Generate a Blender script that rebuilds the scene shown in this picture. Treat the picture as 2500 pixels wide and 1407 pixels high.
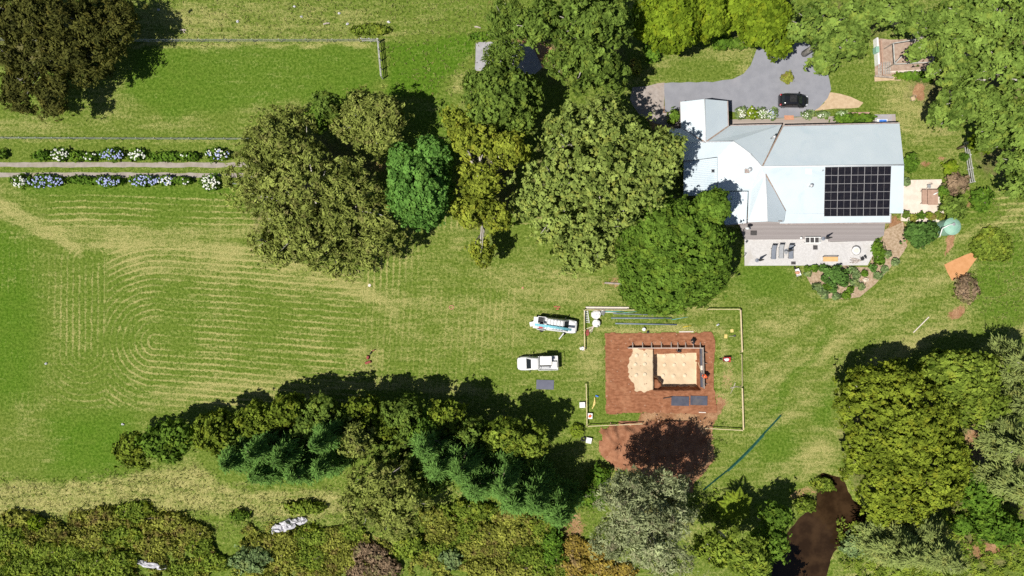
import bpy, math, random
import numpy as np
from mathutils import Vector

for o in list(bpy.data.objects):
    bpy.data.objects.remove(o, do_unlink=True)
sc = bpy.context.scene
COL = sc.collection
R = math.radians
rnd = random.Random(11)

# ------------------------------------------------------------------ camera, sky, sun, exposure
CAM_H = 90.0          # drone height in metres
MPP = 0.055           # metres on the ground per photograph pixel
cam_d = bpy.data.cameras.new('camera')
cam_d.sensor_width = 36.0
cam_d.lens = 36.0 * CAM_H / (2500 * MPP)
cam_d.clip_start = 0.5
cam_d.clip_end = 6000
cam = bpy.data.objects.new('camera', cam_d)
COL.objects.link(cam)
cam.location = (0, 0, CAM_H)
cam.rotation_euler = (0, 0, 0)
sc.camera = cam

SUN_EL = R(59)
SH = Vector((0.85, 0.527, 0)).normalized()      # where shadows fall on the ground
w = bpy.data.worlds.new('World')
sc.world = w
w.use_nodes = True
nt = w.node_tree
nt.nodes.clear()
sky = nt.nodes.new('ShaderNodeTexSky')
sky.sky_type = 'NISHITA'
sky.sun_disc = False
sky.sun_elevation = SUN_EL
sky.sun_rotation = math.atan2(-SH.x, -SH.y)
sky.altitude = 700
bg = nt.nodes.new('ShaderNodeBackground')
bg.inputs['Strength'].default_value = 0.05
wo = nt.nodes.new('ShaderNodeOutputWorld')
nt.links.new(sky.outputs[0], bg.inputs['Color'])
nt.links.new(bg.outputs[0], wo.inputs['Surface'])
sun_d = bpy.data.lights.new('sun', 'SUN')
sun_d.energy = 5.0
sun_d.angle = R(0.5)
sun_d.color = (1.0, 0.955, 0.88)
sun = bpy.data.objects.new('sun', sun_d)
COL.objects.link(sun)
sun.location = (-40, -40, 70)
sun.rotation_euler = Vector((SH.x * math.cos(SUN_EL), SH.y * math.cos(SUN_EL), -math.sin(SUN_EL))).to_track_quat('-Z', 'Y').to_euler()
sc.view_settings.view_transform = 'Standard'
sc.view_settings.look = 'None'
sc.view_settings.exposure = 0.22
sc.view_settings.gamma = 1.0
sc.view_settings.use_curve_mapping = False
sc.render.engine = 'CYCLES'
sc.cycles.max_bounces = 6
sc.cycles.diffuse_bounces = 2
sc.cycles.transparent_max_bounces = 8
sc.cycles.use_denoising = False


def P(px, py, z=0.0):
    """A photograph pixel seen at height z -> the point in the place (metres)."""
    k = (CAM_H - z) / CAM_H * MPP
    return Vector(((px - 1250) * k, (703.5 - py) * k, z))


# ------------------------------------------------------------------ object helpers
ORG = {}


def tag(o, label=None, cat=None, group=None, kind=None):
    if label: o['label'] = label
    if cat: o['category'] = cat
    if group: o['group'] = group
    if kind: o['kind'] = kind
    return o


def thing(name, label, cat, loc, group=None):
    o = bpy.data.objects.new(name, None)
    COL.objects.link(o)
    o.empty_display_size = 0.3
    o.location = loc
    ORG[o.name] = Vector(loc)
    return tag(o, label, cat, group)


def link(name, me, mat=None, parent=None):
    o = bpy.data.objects.new(name, me)
    COL.objects.link(o)
    if mat is not None and not me.materials:
        me.materials.append(mat)
    if parent is not None:
        o.parent = parent
        ORG[o.name] = ORG[parent.name]
    return o


def copy_tree(o, parent=None, label=None):
    c = o.copy()
    COL.objects.link(c)
    if parent is not None:
        c.parent = parent
    if label: c['label'] = label
    for ch in list(o.children):
        copy_tree(ch, c)
    return c


class MB:
    """Collects simple solids in world coordinates and links them as one mesh."""
    def __init__(self):
        self.v = []
        self.f = []

    def poly(self, pts):
        n = len(self.v)
        self.v += [tuple(p) for p in pts]
        self.f.append(list(range(n, n + len(pts))))
        return self

    def box(self, c, s, rz=0.0, taper=1.0, pitch=0.0):
        n = len(self.v)
        ca, sa = math.cos(rz), math.sin(rz)
        cp, sp = math.cos(pitch), math.sin(pitch)
        for dz in (-1, 1):
            k = taper if dz > 0 else 1.0
            for dx, dy in ((-1, -1), (1, -1), (1, 1), (-1, 1)):
                x, y, z = dx * s[0] / 2 * k, dy * s[1] / 2 * k, dz * s[2] / 2
                x, z = x * cp - z * sp, x * sp + z * cp
                self.v.append((c[0] + x * ca - y * sa, c[1] + x * sa + y * ca, c[2] + z))
        for q in ((3, 2, 1, 0), (4, 5, 6, 7), (0, 1, 5, 4), (1, 2, 6, 5), (2, 3, 7, 6), (3, 0, 4, 7)):
            self.f.append([n + i for i in q])
        return self

    def beam(self, a, b, wd, ht, roll_up=Vector((0, 0, 1))):
        a, b = Vector(a), Vector(b)
        d = (b - a).normalized()
        side = d.cross(roll_up)
        if side.length < 1e-4: side = Vector((1, 0, 0))
        side.normalize()
        up = side.cross(d)
        n = len(self.v)
        for p in (a, b):
            for i, j in ((-1, -1), (1, -1), (1, 1), (-1, 1)):
                self.v.append(tuple(p + side * (i * wd / 2) + up * (j * ht / 2)))
        for q in ((3, 2, 1, 0), (4, 5, 6, 7), (0, 1, 5, 4), (1, 2, 6, 5), (2, 3, 7, 6), (3, 0, 4, 7)):
            self.f.append([n + i for i in q])
        return self

    def tube(self, pts, rad, n=6, closed=False):
        pts = [Vector(p) for p in pts]
        m = len(pts)
        if not hasattr(rad, '__len__'): rad = [rad] * m
        base = len(self.v)
        for i, p in enumerate(pts):
            if closed:
                d = (pts[(i + 1) % m] - pts[i - 1]).normalized()
            else:
                d = (pts[min(i + 1, m - 1)] - pts[max(i - 1, 0)]).normalized()
            ref = Vector((0, 0, 1)) if abs(d.z) < 0.9 else Vector((1, 0, 0))
            s = d.cross(ref).normalized()
            u = s.cross(d)
            for k in range(n):
                a = 2 * math.pi * k / n
                self.v.append(tuple(p + (s * math.cos(a) + u * math.sin(a)) * rad[i]))
        rings = m if closed else m - 1
        for i in range(rings):
            j = (i + 1) % m
            for k in range(n):
                k2 = (k + 1) % n
                self.f.append([base + i * n + k, base + i * n + k2, base + j * n + k2, base + j * n + k])
        if not closed:
            self.f.append([base + k for k in range(n)][::-1])
            self.f.append([base + (m - 1) * n + k for k in range(n)])
        return self

    def prism(self, poly, z0, z1):
        n = len(self.v)
        m = len(poly)
        self.v += [(p[0], p[1], z0) for p in poly] + [(p[0], p[1], z1) for p in poly]
        self.f.append(list(range(n, n + m))[::-1])
        self.f.append(list(range(n + m, n + 2 * m)))
        for i in range(m):
            j = (i + 1) % m
            self.f.append([n + i, n + j, n + m + j, n + m + i])
        return self

    def slab(self, pts, th):
        """A (nearly) flat 3-D polygon given a thickness downwards."""
        n = len(self.v)
        m = len(pts)
        self.v += [tuple(p) for p in pts] + [(p[0], p[1], p[2] - th) for p in pts]
        self.f.append(list(range(n, n + m)))
        self.f.append(list(range(n + m, n + 2 * m))[::-1])
        for i in range(m):
            j = (i + 1) % m
            self.f.append([n + j, n + i, n + m + i, n + m + j])
        return self

    def lathe(self, prof, c, n=16, sx=1.0, sy=1.0):
        base = len(self.v)
        for r, z in prof:
            for k in range(n):
                a = 2 * math.pi * k / n
                self.v.append((c[0] + r * sx * math.cos(a), c[1] + r * sy * math.sin(a), c[2] + z))
        for i in range(len(prof) - 1):
            for k in range(n):
                k2 = (k + 1) % n
                self.f.append([base + i * n + k, base + i * n + k2, base + (i + 1) * n + k2, base + (i + 1) * n + k])
        self.f.append([base + k for k in range(n)][::-1])
        self.f.append([base + (len(prof) - 1) * n + k for k in range(n)])
        return self

    def blob(self, c, s, seed=0, rough=0.25, nu=9, nv=6):
        r = random.Random(seed)
        base = len(self.v)
        for i in range(nv + 1):
            th = math.pi * i / nv
            for k in range(nu):
                a = 2 * math.pi * k / nu + 0.3 * i
                q = 1 + r.uniform(-rough, rough)
                self.v.append((c[0] + s[0] * q * math.sin(th) * math.cos(a), c[1] + s[1] * q * math.sin(th) * math.sin(a), c[2] + s[2] * q * math.cos(th)))
        for i in range(nv):
            for k in range(nu):
                k2 = (k + 1) % nu
                self.f.append([base + i * nu + k, base + (i + 1) * nu + k, base + (i + 1) * nu + k2, base + i * nu + k2])
        return self

    def mesh(self, name, origin=(0, 0, 0), smooth=False):
        me = bpy.data.meshes.new(name)
        o = Vector(origin)
        me.from_pydata([(p[0] - o.x, p[1] - o.y, p[2] - o.z) for p in self.v], [], self.f)
        me.validate()
        me.update()
        if smooth:
            me.polygons.foreach_set('use_smooth', [True] * len(me.polygons))
        return me

    def build(self, name, mat, parent=None, smooth=False, bevel=0.0):
        org = ORG[parent.name] if parent is not None else Vector((0, 0, 0))
        ob = link(name, self.mesh(name, org, smooth), mat, parent)
        if bevel:
            b = ob.modifiers.new('bevel', 'BEVEL')
            b.width = bevel
            b.segments = 2
            b.limit_method = 'ANGLE'
        return ob

    def solo(self, name, mat, label, cat, group=None, smooth=False, bevel=0.0):
        """A thing that is one mesh; its origin sits at the middle of its base."""
        xs = [p[0] for p in self.v]; ys = [p[1] for p in self.v]; zs = [p[2] for p in self.v]
        org = Vector(((min(xs) + max(xs)) / 2, (min(ys) + max(ys)) / 2, min(zs)))
        ob = link(name, self.mesh(name, org, smooth), mat)
        ob.location = org
        ORG[ob.name] = org
        if bevel:
            b = ob.modifiers.new('bevel', 'BEVEL')
            b.width = bevel
            b.segments = 2
            b.limit_method = 'ANGLE'
        return tag(ob, label, cat, group)


# ------------------------------------------------------------------ material helpers
class NT:
    def __init__(self, name):
        self.m = bpy.data.materials.new(name)
        self.m.use_nodes = True
        self.t = self.m.node_tree
        self.t.nodes.clear()
        self.out = self.t.nodes.new('ShaderNodeOutputMaterial')

    def n(self, typ, **kw):
        nd = self.t.nodes.new(typ)
        for k, v in kw.items(): setattr(nd, k, v)
        return nd

    def put(self, sock, v):
        if v is None: return
        if hasattr(v, 'links'): self.t.links.new(v, sock)
        else:
            if isinstance(v, tuple) and len(v) == 3 and sock.type == 'RGBA': v = (*v, 1)
            sock.default_value = v

    def math(self, op, a, b=None, c=None, clamp=False):
        nd = self.n('ShaderNodeMath', operation=op, use_clamp=clamp)
        self.put(nd.inputs[0], a); self.put(nd.inputs[1], b); self.put(nd.inputs[2], c)
        return nd.outputs[0]

    def add(self, a, b): return self.math('ADD', a, b)
    def sub(self, a, b): return self.math('SUBTRACT', a, b)
    def mul(self, a, b): return self.math('MULTIPLY', a, b)

    def ss(self, x, lo, hi):
        nd = self.n('ShaderNodeMapRange', interpolation_type='SMOOTHSTEP')
        self.put(nd.inputs[0], x)
        nd.inputs[1].default_value = lo; nd.inputs[2].default_value = hi
        return nd.outputs[0]

    def mix(self, f, a, b, blend='MIX'):
        nd = self.n('ShaderNodeMix', data_type='RGBA', blend_type=blend)
        self.put(nd.inputs[0], f); self.put(nd.inputs[6], a); self.put(nd.inputs[7], b)
        return nd.outputs[2]

    def noise(self, vec, scale, detail=3, rough=0.55, dist=0.0):
        nd = self.n('ShaderNodeTexNoise')
        self.put(nd.inputs['Vector'], vec)
        nd.inputs['Scale'].default_value = scale
        nd.inputs['Detail'].default_value = detail
        nd.inputs['Roughness'].default_value = rough
        nd.inputs['Distortion'].default_value = dist
        return nd.outputs[0]

    def attr(self, name):
        nd = self.n('ShaderNodeAttribute', attribute_name=name)
        return nd.outputs['Fac']

    def pos(self): return self.n('ShaderNodeNewGeometry').outputs['Position']

    def obj(self): return self.n('ShaderNodeTexCoord').outputs['Object']

    def scale(self, vec, s):
        nd = self.n('ShaderNodeVectorMath', operation='MULTIPLY')
        self.put(nd.inputs[0], vec); nd.inputs[1].default_value = s
        return nd.outputs[0]

    def bump(self, h, strength=0.4, dist=0.05):
        nd = self.n('ShaderNodeBump')
        nd.inputs['Strength'].default_value = strength
        nd.inputs['Distance'].default_value = dist
        self.put(nd.inputs['Height'], h)
        return nd.outputs[0]

    def surf(self, color, rough=0.8, metal=0.0, normal=None, spec=0.3, **kw):
        b = self.n('ShaderNodeBsdfPrincipled')
        self.put(b.inputs['Base Color'], color)
        self.put(b.inputs['Roughness'], rough)
        b.inputs['Metallic'].default_value = metal
        b.inputs['Specular IOR Level'].default_value = spec
        for k, v in kw.items(): self.put(b.inputs[k], v)
        if normal is not None: self.put(b.inputs['Normal'], normal)
        self.t.links.new(b.outputs[0], self.out.inputs['Surface'])
        return self.m


def mottled(name, c1, c2, scale=2.0, rough=0.8, metal=0.0, bump=0.0, spec=0.3, dirt=None, dscale=0.6):
    """Two tones of one surface, broken up by noise, with optional stains."""
    t = NT(name)
    p = t.pos()
    n1 = t.noise(p, scale, 5, 0.6)
    f = t.ss(n1, 0.3, 0.7)
    col = t.mix(f, c1, c2)
    if dirt:
        n2 = t.ss(t.noise(p, dscale, 4, 0.65, 0.6), 0.52, 0.72)
        col = t.mix(t.mul(n2, 0.65), col, dirt)
    nm = t.bump(n1, bump, 0.03) if bump else None
    return t.surf(col, rough, metal, nm, spec)


def planks(name, c1, c2, width=0.14, axis='x', rough=0.8):
    """Weathered boards: width in metres; the boards run along axis."""
    t = NT(name)
    p = t.pos()
    sep = t.n('ShaderNodeSeparateXYZ'); t.put(sep.inputs[0], p)
    across = sep.outputs[1] if axis == 'x' else sep.outputs[0]
    q = t.math('DIVIDE', across, width)
    cell = t.math('FLOOR', q)
    fr = t.math('FRACT', q)
    wn = t.n('ShaderNodeTexWhiteNoise', noise_dimensions='1D'); t.put(wn.inputs['W'], cell)
    st = (0.4, 6, 6) if axis == 'x' else (6, 0.4, 6)
    g = t.noise(t.scale(p, st), 1.5, 4)
    f = t.add(t.mul(wn.outputs[0], 0.6), t.mul(g, 0.4))
    col = t.mix(f, c1, c2)
    gap = t.add(t.ss(fr, 0.86, 0.95), t.sub(1.0, t.ss(fr, 0.02, 0.08)))
    col = t.mix(t.mul(gap, 0.75), col, (c1[0] * .2, c1[1] * .2, c1[2] * .2))
    return t.surf(col, rough)


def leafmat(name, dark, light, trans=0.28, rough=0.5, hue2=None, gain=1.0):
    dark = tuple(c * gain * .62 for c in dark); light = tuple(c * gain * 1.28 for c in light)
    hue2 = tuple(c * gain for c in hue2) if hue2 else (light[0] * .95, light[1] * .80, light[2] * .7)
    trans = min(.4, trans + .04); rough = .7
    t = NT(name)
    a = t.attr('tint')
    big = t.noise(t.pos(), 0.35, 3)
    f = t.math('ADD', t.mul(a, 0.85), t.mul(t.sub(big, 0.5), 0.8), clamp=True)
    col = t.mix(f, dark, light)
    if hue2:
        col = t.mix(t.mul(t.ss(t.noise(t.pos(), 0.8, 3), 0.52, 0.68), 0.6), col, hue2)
    b = t.n('ShaderNodeBsdfPrincipled')
    t.put(b.inputs['Base Color'], col)
    b.inputs['Roughness'].default_value = rough
    b.inputs['Specular IOR Level'].default_value = 0.03
    tr = t.n('ShaderNodeBsdfTranslucent')
    t.put(tr.inputs['Color'], t.mix(1.0, col, (1.0, 1.0, 0.55), 'MULTIPLY'))
    mx = t.n('ShaderNodeMixShader')
    mx.inputs[0].default_value = trans
    t.t.links.new(b.outputs[0], mx.inputs[1])
    t.t.links.new(tr.outputs[0], mx.inputs[2])
    t.t.links.new(mx.outputs[0], t.out.inputs['Surface'])
    return t.m


M = {}
M['white_roof'] = mottled('white_roof_steel', (0.520, 0.595, 0.645), (0.560, 0.630, 0.675), 0.35, 0.40, 0.0, 0, 0.5, (0.46, 0.555, 0.615), 0.25)
M['ridge'] = mottled('ridge_cap_steel', (0.62, 0.64, 0.66), (0.72, 0.74, 0.75), 2, 0.4)
M['rust'] = mottled('leaf_litter_valley', (0.28, 0.17, 0.11), (0.42, 0.33, 0.27), 4, 0.9)
M['gutter'] = mottled('gutter_steel', (0.30, 0.24, 0.22), (0.42, 0.36, 0.33), 3, 0.6)
M['wall'] = planks('weatherboard_wall', (0.24, 0.20, 0.18), (0.34, 0.29, 0.26), 0.2, 'x')
M['glass'] = NT('window_glass').surf((0.02, 0.025, 0.03), 0.05, 0, None, 0.6)
M['white_paint'] = mottled('white_paint', (0.74, 0.74, 0.72), (0.82, 0.82, 0.80), 3, 0.5)
M['galv'] = mottled('galvanised_steel', (0.42, 0.43, 0.44), (0.58, 0.59, 0.6), 6, 0.4, 0.5)
M['dark_metal'] = mottled('dark_metal', (0.02, 0.02, 0.022), (0.05, 0.05, 0.052), 5, 0.5, 0.2)
M['black'] = mottled('black_plastic', (0.012, 0.012, 0.013), (0.03, 0.03, 0.032), 4, 0.6)
M['rubber'] = mottled('tyre_rubber', (0.014, 0.014, 0.014), (0.03, 0.03, 0.03), 8, 0.85)
M['cells'] = mottled('solar_cells', (0.008, 0.008, 0.012), (0.018, 0.015, 0.018), 3, 0.25, 0, 0, 0.5)
M['mat'] = mottled('dark_matting', (0.05, 0.046, 0.046), (0.085, 0.08, 0.08), 6, 0.9)
M['alu'] = mottled('aluminium_frame', (0.38, 0.37, 0.37), (0.46, 0.45, 0.45), 5, 0.35, 0.2)
M['asphalt'] = mottled('driveway_asphalt', (0.225, 0.23, 0.258), (0.262, 0.266, 0.295), 0.8, 0.9, 0, 0.2, 0.2, (0.31, 0.30, 0.32), 0.12)
M['gravel_drive'] = mottled('gravel_drive', (0.29, 0.25, 0.225), (0.38, 0.335, 0.305), 2.5, 0.95, 0, 0.3, 0.1, (0.34, 0.24, 0.17), 0.2)
M['concrete'] = mottled('old_concrete', (0.30, 0.29, 0.31), (0.38, 0.37, 0.385), 1.5, 0.9, 0, 0.1, 0.2, (0.36, 0.25, 0.19), 0.35)
M['track'] = mottled('wheel_track_concrete', (0.27, 0.235, 0.20), (0.36, 0.315, 0.28), 1.2, 0.95, 0, 0.2, 0.1, (0.30, 0.26, 0.14), 0.4)
M['patio'] = mottled('patio_pavers', (0.48, 0.465, 0.455), (0.58, 0.565, 0.555), 5, 0.85, 0, 0.1, 0.2, (0.44, 0.41, 0.37), 0.4)
M['terrace'] = mottled('terrace_slab', (0.62, 0.53, 0.45), (0.72, 0.63, 0.54), 1.2, 0.85, 0, 0, 0.2, (0.55, 0.46, 0.38), 0.6)
M['deck'] = planks('deck_boards', (0.25, 0.22, 0.215), (0.36, 0.33, 0.325), 0.14, 'x')
M['walk'] = planks('boardwalk_boards', (0.31, 0.26, 0.225), (0.42, 0.355, 0.315), 0.14, 'x')
M['timber'] = mottled('pine_timber', (0.52, 0.42, 0.24), (0.64, 0.54, 0.34), 4, 0.8)
M['pale_board'] = mottled('pale_boards', (0.60, 0.52, 0.45), (0.72, 0.64, 0.57), 3, 0.8)
M['old_timber'] = mottled('weathered_timber', (0.24, 0.20, 0.17), (0.40, 0.34, 0.29), 4, 0.9)
M['grey_timber'] = mottled('silver_timber', (0.34, 0.34, 0.32), (0.55, 0.54, 0.50), 3, 0.9)
M['red_timber'] = mottled('brown_decking', (0.34, 0.22, 0.16), (0.44, 0.29, 0.22), 3, 0.8)
M['sand'] = mottled('sand', (0.50, 0.39, 0.25), (0.60, 0.48, 0.32), 1.2, 0.95, 0, 0.25)
M['slate_sheet'] = mottled('dark_sheet', (0.055, 0.06, 0.085), (0.085, 0.09, 0.12), 1.0, 0.55, 0, 0, 0.3, (0.12, 0.11, 0.11), 0.7)
M['grey_sheet'] = mottled('grey_board', (0.105, 0.11, 0.15), (0.13, 0.135, 0.18), 1.0, 0.7)
M['pipe_grey'] = mottled('blue_grey_pipe', (0.15, 0.19, 0.24), (0.21, 0.25, 0.30), 3, 0.5)
M['pipe_teal'] = mottled('teal_pipe', (0.10, 0.36, 0.33), (0.20, 0.46, 0.42), 3, 0.5)
M['sky_pipe'] = mottled('sky_blue_pipe', (0.16, 0.50, 0.60), (0.26, 0.60, 0.68), 3, 0.5)
M['teal_mesh'] = mottled('teal_shade_cloth', (0.015, 0.12, 0.10), (0.05, 0.22, 0.18), 3, 0.8)
M['tank'] = mottled('tank_green', (0.22, 0.40, 0.31), (0.29, 0.47, 0.37), 1.5, 0.6)
M['bag'] = mottled('bulk_bag', (0.66, 0.65, 0.63), (0.82, 0.81, 0.79), 5, 0.85, 0, 0.3)
M['red'] = mottled('red_paint', (0.42, 0.03, 0.04), (0.55, 0.06, 0.06), 4, 0.5)
M['orange_cloth'] = mottled('orange_cloth', (0.80, 0.10, 0.03), (0.9, 0.16, 0.05), 6, 0.8)
M['dark_cloth'] = mottled('dark_cloth', (0.018, 0.02, 0.026), (0.04, 0.042, 0.05), 8, 0.9)
M['skin'] = mottled('skin', (0.45, 0.27, 0.19), (0.55, 0.34, 0.25), 8, 0.6)
M['hair'] = mottled('dark_hair', (0.012, 0.01, 0.008), (0.03, 0.024, 0.02), 20, 0.7)
M['boot'] = mottled('boot_leather', (0.10, 0.07, 0.045), (0.17, 0.12, 0.08), 8, 0.8)
M['yellow'] = mottled('yellow_plastic', (0.72, 0.50, 0.01), (0.80, 0.58, 0.03), 4, 0.5)
M['ply'] = mottled('yellow_plywood', (0.62, 0.47, 0.14), (0.70, 0.56, 0.22), 5, 0.8)
M['tan_cushion'] = mottled('tan_cushion', (0.60, 0.36, 0.15), (0.70, 0.44, 0.20), 4, 0.85)
M['grey_cloth'] = mottled('grey_sling_cloth', (0.17, 0.19, 0.23), (0.23, 0.25, 0.29), 6, 0.85)
M['pale_cloth'] = mottled('pale_grey_sling_cloth', (0.30, 0.31, 0.33), (0.38, 0.39, 0.40), 6, 0.85)
M['umbrella'] = mottled('closed_umbrella_cloth', (0.03, 0.032, 0.036), (0.07, 0.07, 0.075), 8, 0.85)
M['terracotta'] = mottled('terracotta', (0.46, 0.22, 0.13), (0.56, 0.30, 0.19), 4, 0.85)
M['blue'] = mottled('blue_plastic', (0.05, 0.16, 0.55), (0.08, 0.22, 0.65), 3, 0.5)
M['brick'] = mottled('red_brick', (0.34, 0.10, 0.06), (0.45, 0.16, 0.10), 10, 0.9)
M['rock'] = mottled('pale_rock', (0.40, 0.39, 0.42), (0.68, 0.67, 0.70), 2.5, 0.9, 0, 0.6)
M['tan_rock'] = mottled('tan_rock', (0.50, 0.40, 0.30), (0.66, 0.56, 0.45), 2.5, 0.9, 0, 0.4)
M['stick'] = mottled('dead_wood', (0.34, 0.28, 0.24), (0.56, 0.49, 0.44), 5, 0.95)
M['rust_metal'] = mottled('rusty_metal', (0.22, 0.05, 0.04), (0.36, 0.10, 0.08), 6, 0.85)
M['bark_pale'] = mottled('pale_bark', (0.42, 0.38, 0.32), (0.62, 0.58, 0.52), 2, 0.9)
M['bark_brown'] = mottled('brown_bark', (0.16, 0.12, 0.09), (0.28, 0.22, 0.17), 3, 0.95)
M['bark_grey'] = mottled('grey_bark', (0.26, 0.24, 0.21), (0.44, 0.41, 0.36), 3, 0.95)
M['white_car'] = NT('white_car_paint').surf((0.80, 0.80, 0.80), 0.25, 0, None, 0.5)
M['black_car'] = NT('black_car_paint').surf((0.012, 0.012, 0.014), 0.18, 0, None, 0.6, **{'Coat Weight': 0.6})
M['lamp_red'] = NT('red_tail_lamp').surf((0.35, 0.01, 0.015), 0.2, 0, None, 0.6)
M['lamp_clear'] = NT('clear_headlamp').surf((0.65, 0.67, 0.7), 0.1, 0, None, 0.6)
M['tray_grey'] = mottled('tray_alloy', (0.50, 0.51, 0.52), (0.62, 0.63, 0.64), 4, 0.4, 0.3)
M['white_flower'] = mottled('white_petals', (0.66, 0.67, 0.58), (0.80, 0.80, 0.72), 6, 0.8)
M['blue_flower'] = mottled('blue_petals', (0.30, 0.34, 0.62), (0.46, 0.50, 0.74), 6, 0.8)
M['mulch'] = mottled('garden_mulch', (0.28, 0.20, 0.12), (0.46, 0.35, 0.25), 3, 0.95, 0, 0.4, 0.1)
M['straw'] = mottled('straw_soil', (0.44, 0.32, 0.20), (0.54, 0.41, 0.27), 2, 0.95, 0, 0.3, 0.1)
M['brown_bed'] = mottled('raised_bed_soil', (0.30, 0.21, 0.16), (0.42, 0.32, 0.25), 2, 0.95, 0, 0.3, 0.1)
# leaf palettes: dark tone, light tone
LEAF = {
    'fig': leafmat('fig_leaves', (0.060, 0.125, 0.012), (0.185, 0.305, 0.042)),
    'gum': leafmat('gum_leaves', (0.085, 0.115, 0.016), (0.335, 0.385, 0.090), 0.15, 0.5, (0.26, 0.235, 0.085)),
    'camphor': leafmat('camphor_leaves', (0.055, 0.155, 0.022), (0.205, 0.40, 0.080), hue2=(0.18, 0.33, 0.06)),
    'yellow': leafmat('yellow_green_leaves', (0.10, 0.145, 0.014), (0.36, 0.415, 0.055), 0.25),
    'deep': leafmat('deep_green_leaves', (0.055, 0.10, 0.014), (0.225, 0.33, 0.060)),
    'plane': leafmat('plane_tree_leaves', (0.075, 0.125, 0.016), (0.345, 0.43, 0.105), 0.2),
    'lime': leafmat('lime_green_leaves', (0.085, 0.155, 0.010), (0.28, 0.385, 0.030), 0.3),
    'casuarina': leafmat('casuarina_needles', (0.026, 0.068, 0.013), (0.14, 0.265, 0.056), 0.1, hue2=(0.12, 0.22, 0.045)),
    'grey': leafmat('grey_green_leaves', (0.11, 0.13, 0.05), (0.44, 0.49, 0.25), 0.2, 0.5, (0.32, 0.26, 0.18)),
    'olive': leafmat('olive_leaves', (0.045, 0.075, 0.007), (0.20, 0.27, 0.032), 0.15),
    'oak': leafmat('oak_leaves', (0.075, 0.115, 0.010), (0.275, 0.345, 0.038), 0.2),
    'forest': leafmat('forest_gum_leaves', (0.062, 0.125, 0.014), (0.285, 0.405, 0.080), 0.25),
    'dim': leafmat('dark_pine_leaves', (0.025, 0.032, 0.008), (0.13, 0.135, 0.030), 0.1),
    'sheoak': leafmat('sheoak_needles', (0.070, 0.10, 0.024), (0.26, 0.315, 0.095), 0.1),
    'bramble': leafmat('bramble_leaves', (0.065, 0.085, 0.010), (0.39, 0.41, 0.075), 0.2, 0.6, (0.25, 0.165, 0.07)),
    'weedy': leafmat('weedy_shrub_leaves', (0.05, 0.105, 0.009), (0.295, 0.385, 0.055), 0.25),
    'green': leafmat('hedge_leaves', (0.045, 0.115, 0.012), (0.17, 0.30, 0.035), 0.25),
    'sage': leafmat('sage_leaves', (0.085, 0.14, 0.05), (0.26, 0.36, 0.14), 0.15),
    'dead': leafmat('dead_twigs', (0.13, 0.09, 0.055), (0.34, 0.24, 0.15), 0.05, hue2=(0.20, 0.21, 0.07)),
    'rusty': leafmat('autumn_shrub_leaves', (0.18, 0.12, 0.045), (0.42, 0.32, 0.055), 0.2, 0.6, (0.36, 0.25, 0.15)),
    'fern': leafmat('tree_fern_fronds', (0.12, 0.19, 0.015), (0.28, 0.37, 0.04), 0.3),
    'grass': leafmat('grass_blades', (0.13, 0.18, 0.03), (0.36, 0.37, 0.13), 0.25),
}

# ------------------------------------------------------------------ ground fields (pixel coordinates of the photograph's ground plane)
def vnoise(x, y, s, seed=0):
    r = np.random.RandomState(seed)
    g = r.rand(256, 256)
    u = x / s + 1000.3; v = y / s + 1000.7
    i = np.floor(u).astype(int); j = np.floor(v).astype(int)
    a = u - i; b = v - j
    a = a * a * (3 - 2 * a); b = b * b * (3 - 2 * b)
    q = lambda ii, jj: g[ii % 256, jj % 256]
    return (q(i, j) * (1 - a) + q(i + 1, j) * a) * (1 - b) + (q(i, j + 1) * (1 - a) + q(i + 1, j + 1) * a) * b


def sstep(x, lo, hi):
    t = np.clip((x - lo) / (hi - lo), 0, 1)
    return t * t * (3 - 2 * t)


def dseg(X, Y, a, b):
    ax, ay = a; bx, by = b
    vx, vy = bx - ax, by - ay
    t = np.clip(((X - ax) * vx + (Y - ay) * vy) / (vx * vx + vy * vy + 1e-9), 0, 1)
    return np.hypot(X - ax - t * vx, Y - ay - t * vy)


def line(X, Y, pts, wd, soft=None):
    d = np.full(X.shape, 1e9)
    for a, b in zip(pts[:-1], pts[1:]):
        d = np.minimum(d, dseg(X, Y, a, b))
    soft = wd * 0.8 if soft is None else soft
    return 1 - sstep(d, wd - soft / 2, wd + soft)


def blob(X, Y, cx, cy, rx, ry, rot=0, soft=0.5):
    c, s = math.cos(R(rot)), math.sin(R(rot))
    u = ((X - cx) * c + (Y - cy) * s) / rx
    v = (-(X - cx) * s + (Y - cy) * c) / ry
    return 1 - sstep(np.hypot(u, v), 1 - soft, 1 + soft)


def inpoly(X, Y, pts, soft=6):
    inside = np.zeros(X.shape, bool)
    d = np.full(X.shape, 1e9)
    for (x0, y0), (x1, y1) in zip(pts, pts[1:] + pts[:1]):
        d = np.minimum(d, dseg(X, Y, (x0, y0), (x1, y1)))
        if y0 != y1:
            c = ((y0 > Y) != (y1 > Y)) & (X < (x1 - x0) * (Y - y0) / (y1 - y0) + x0)
            inside ^= c
    sd = np.where(inside, -d, d)
    return 1 - sstep(sd, -soft, soft)


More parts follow.
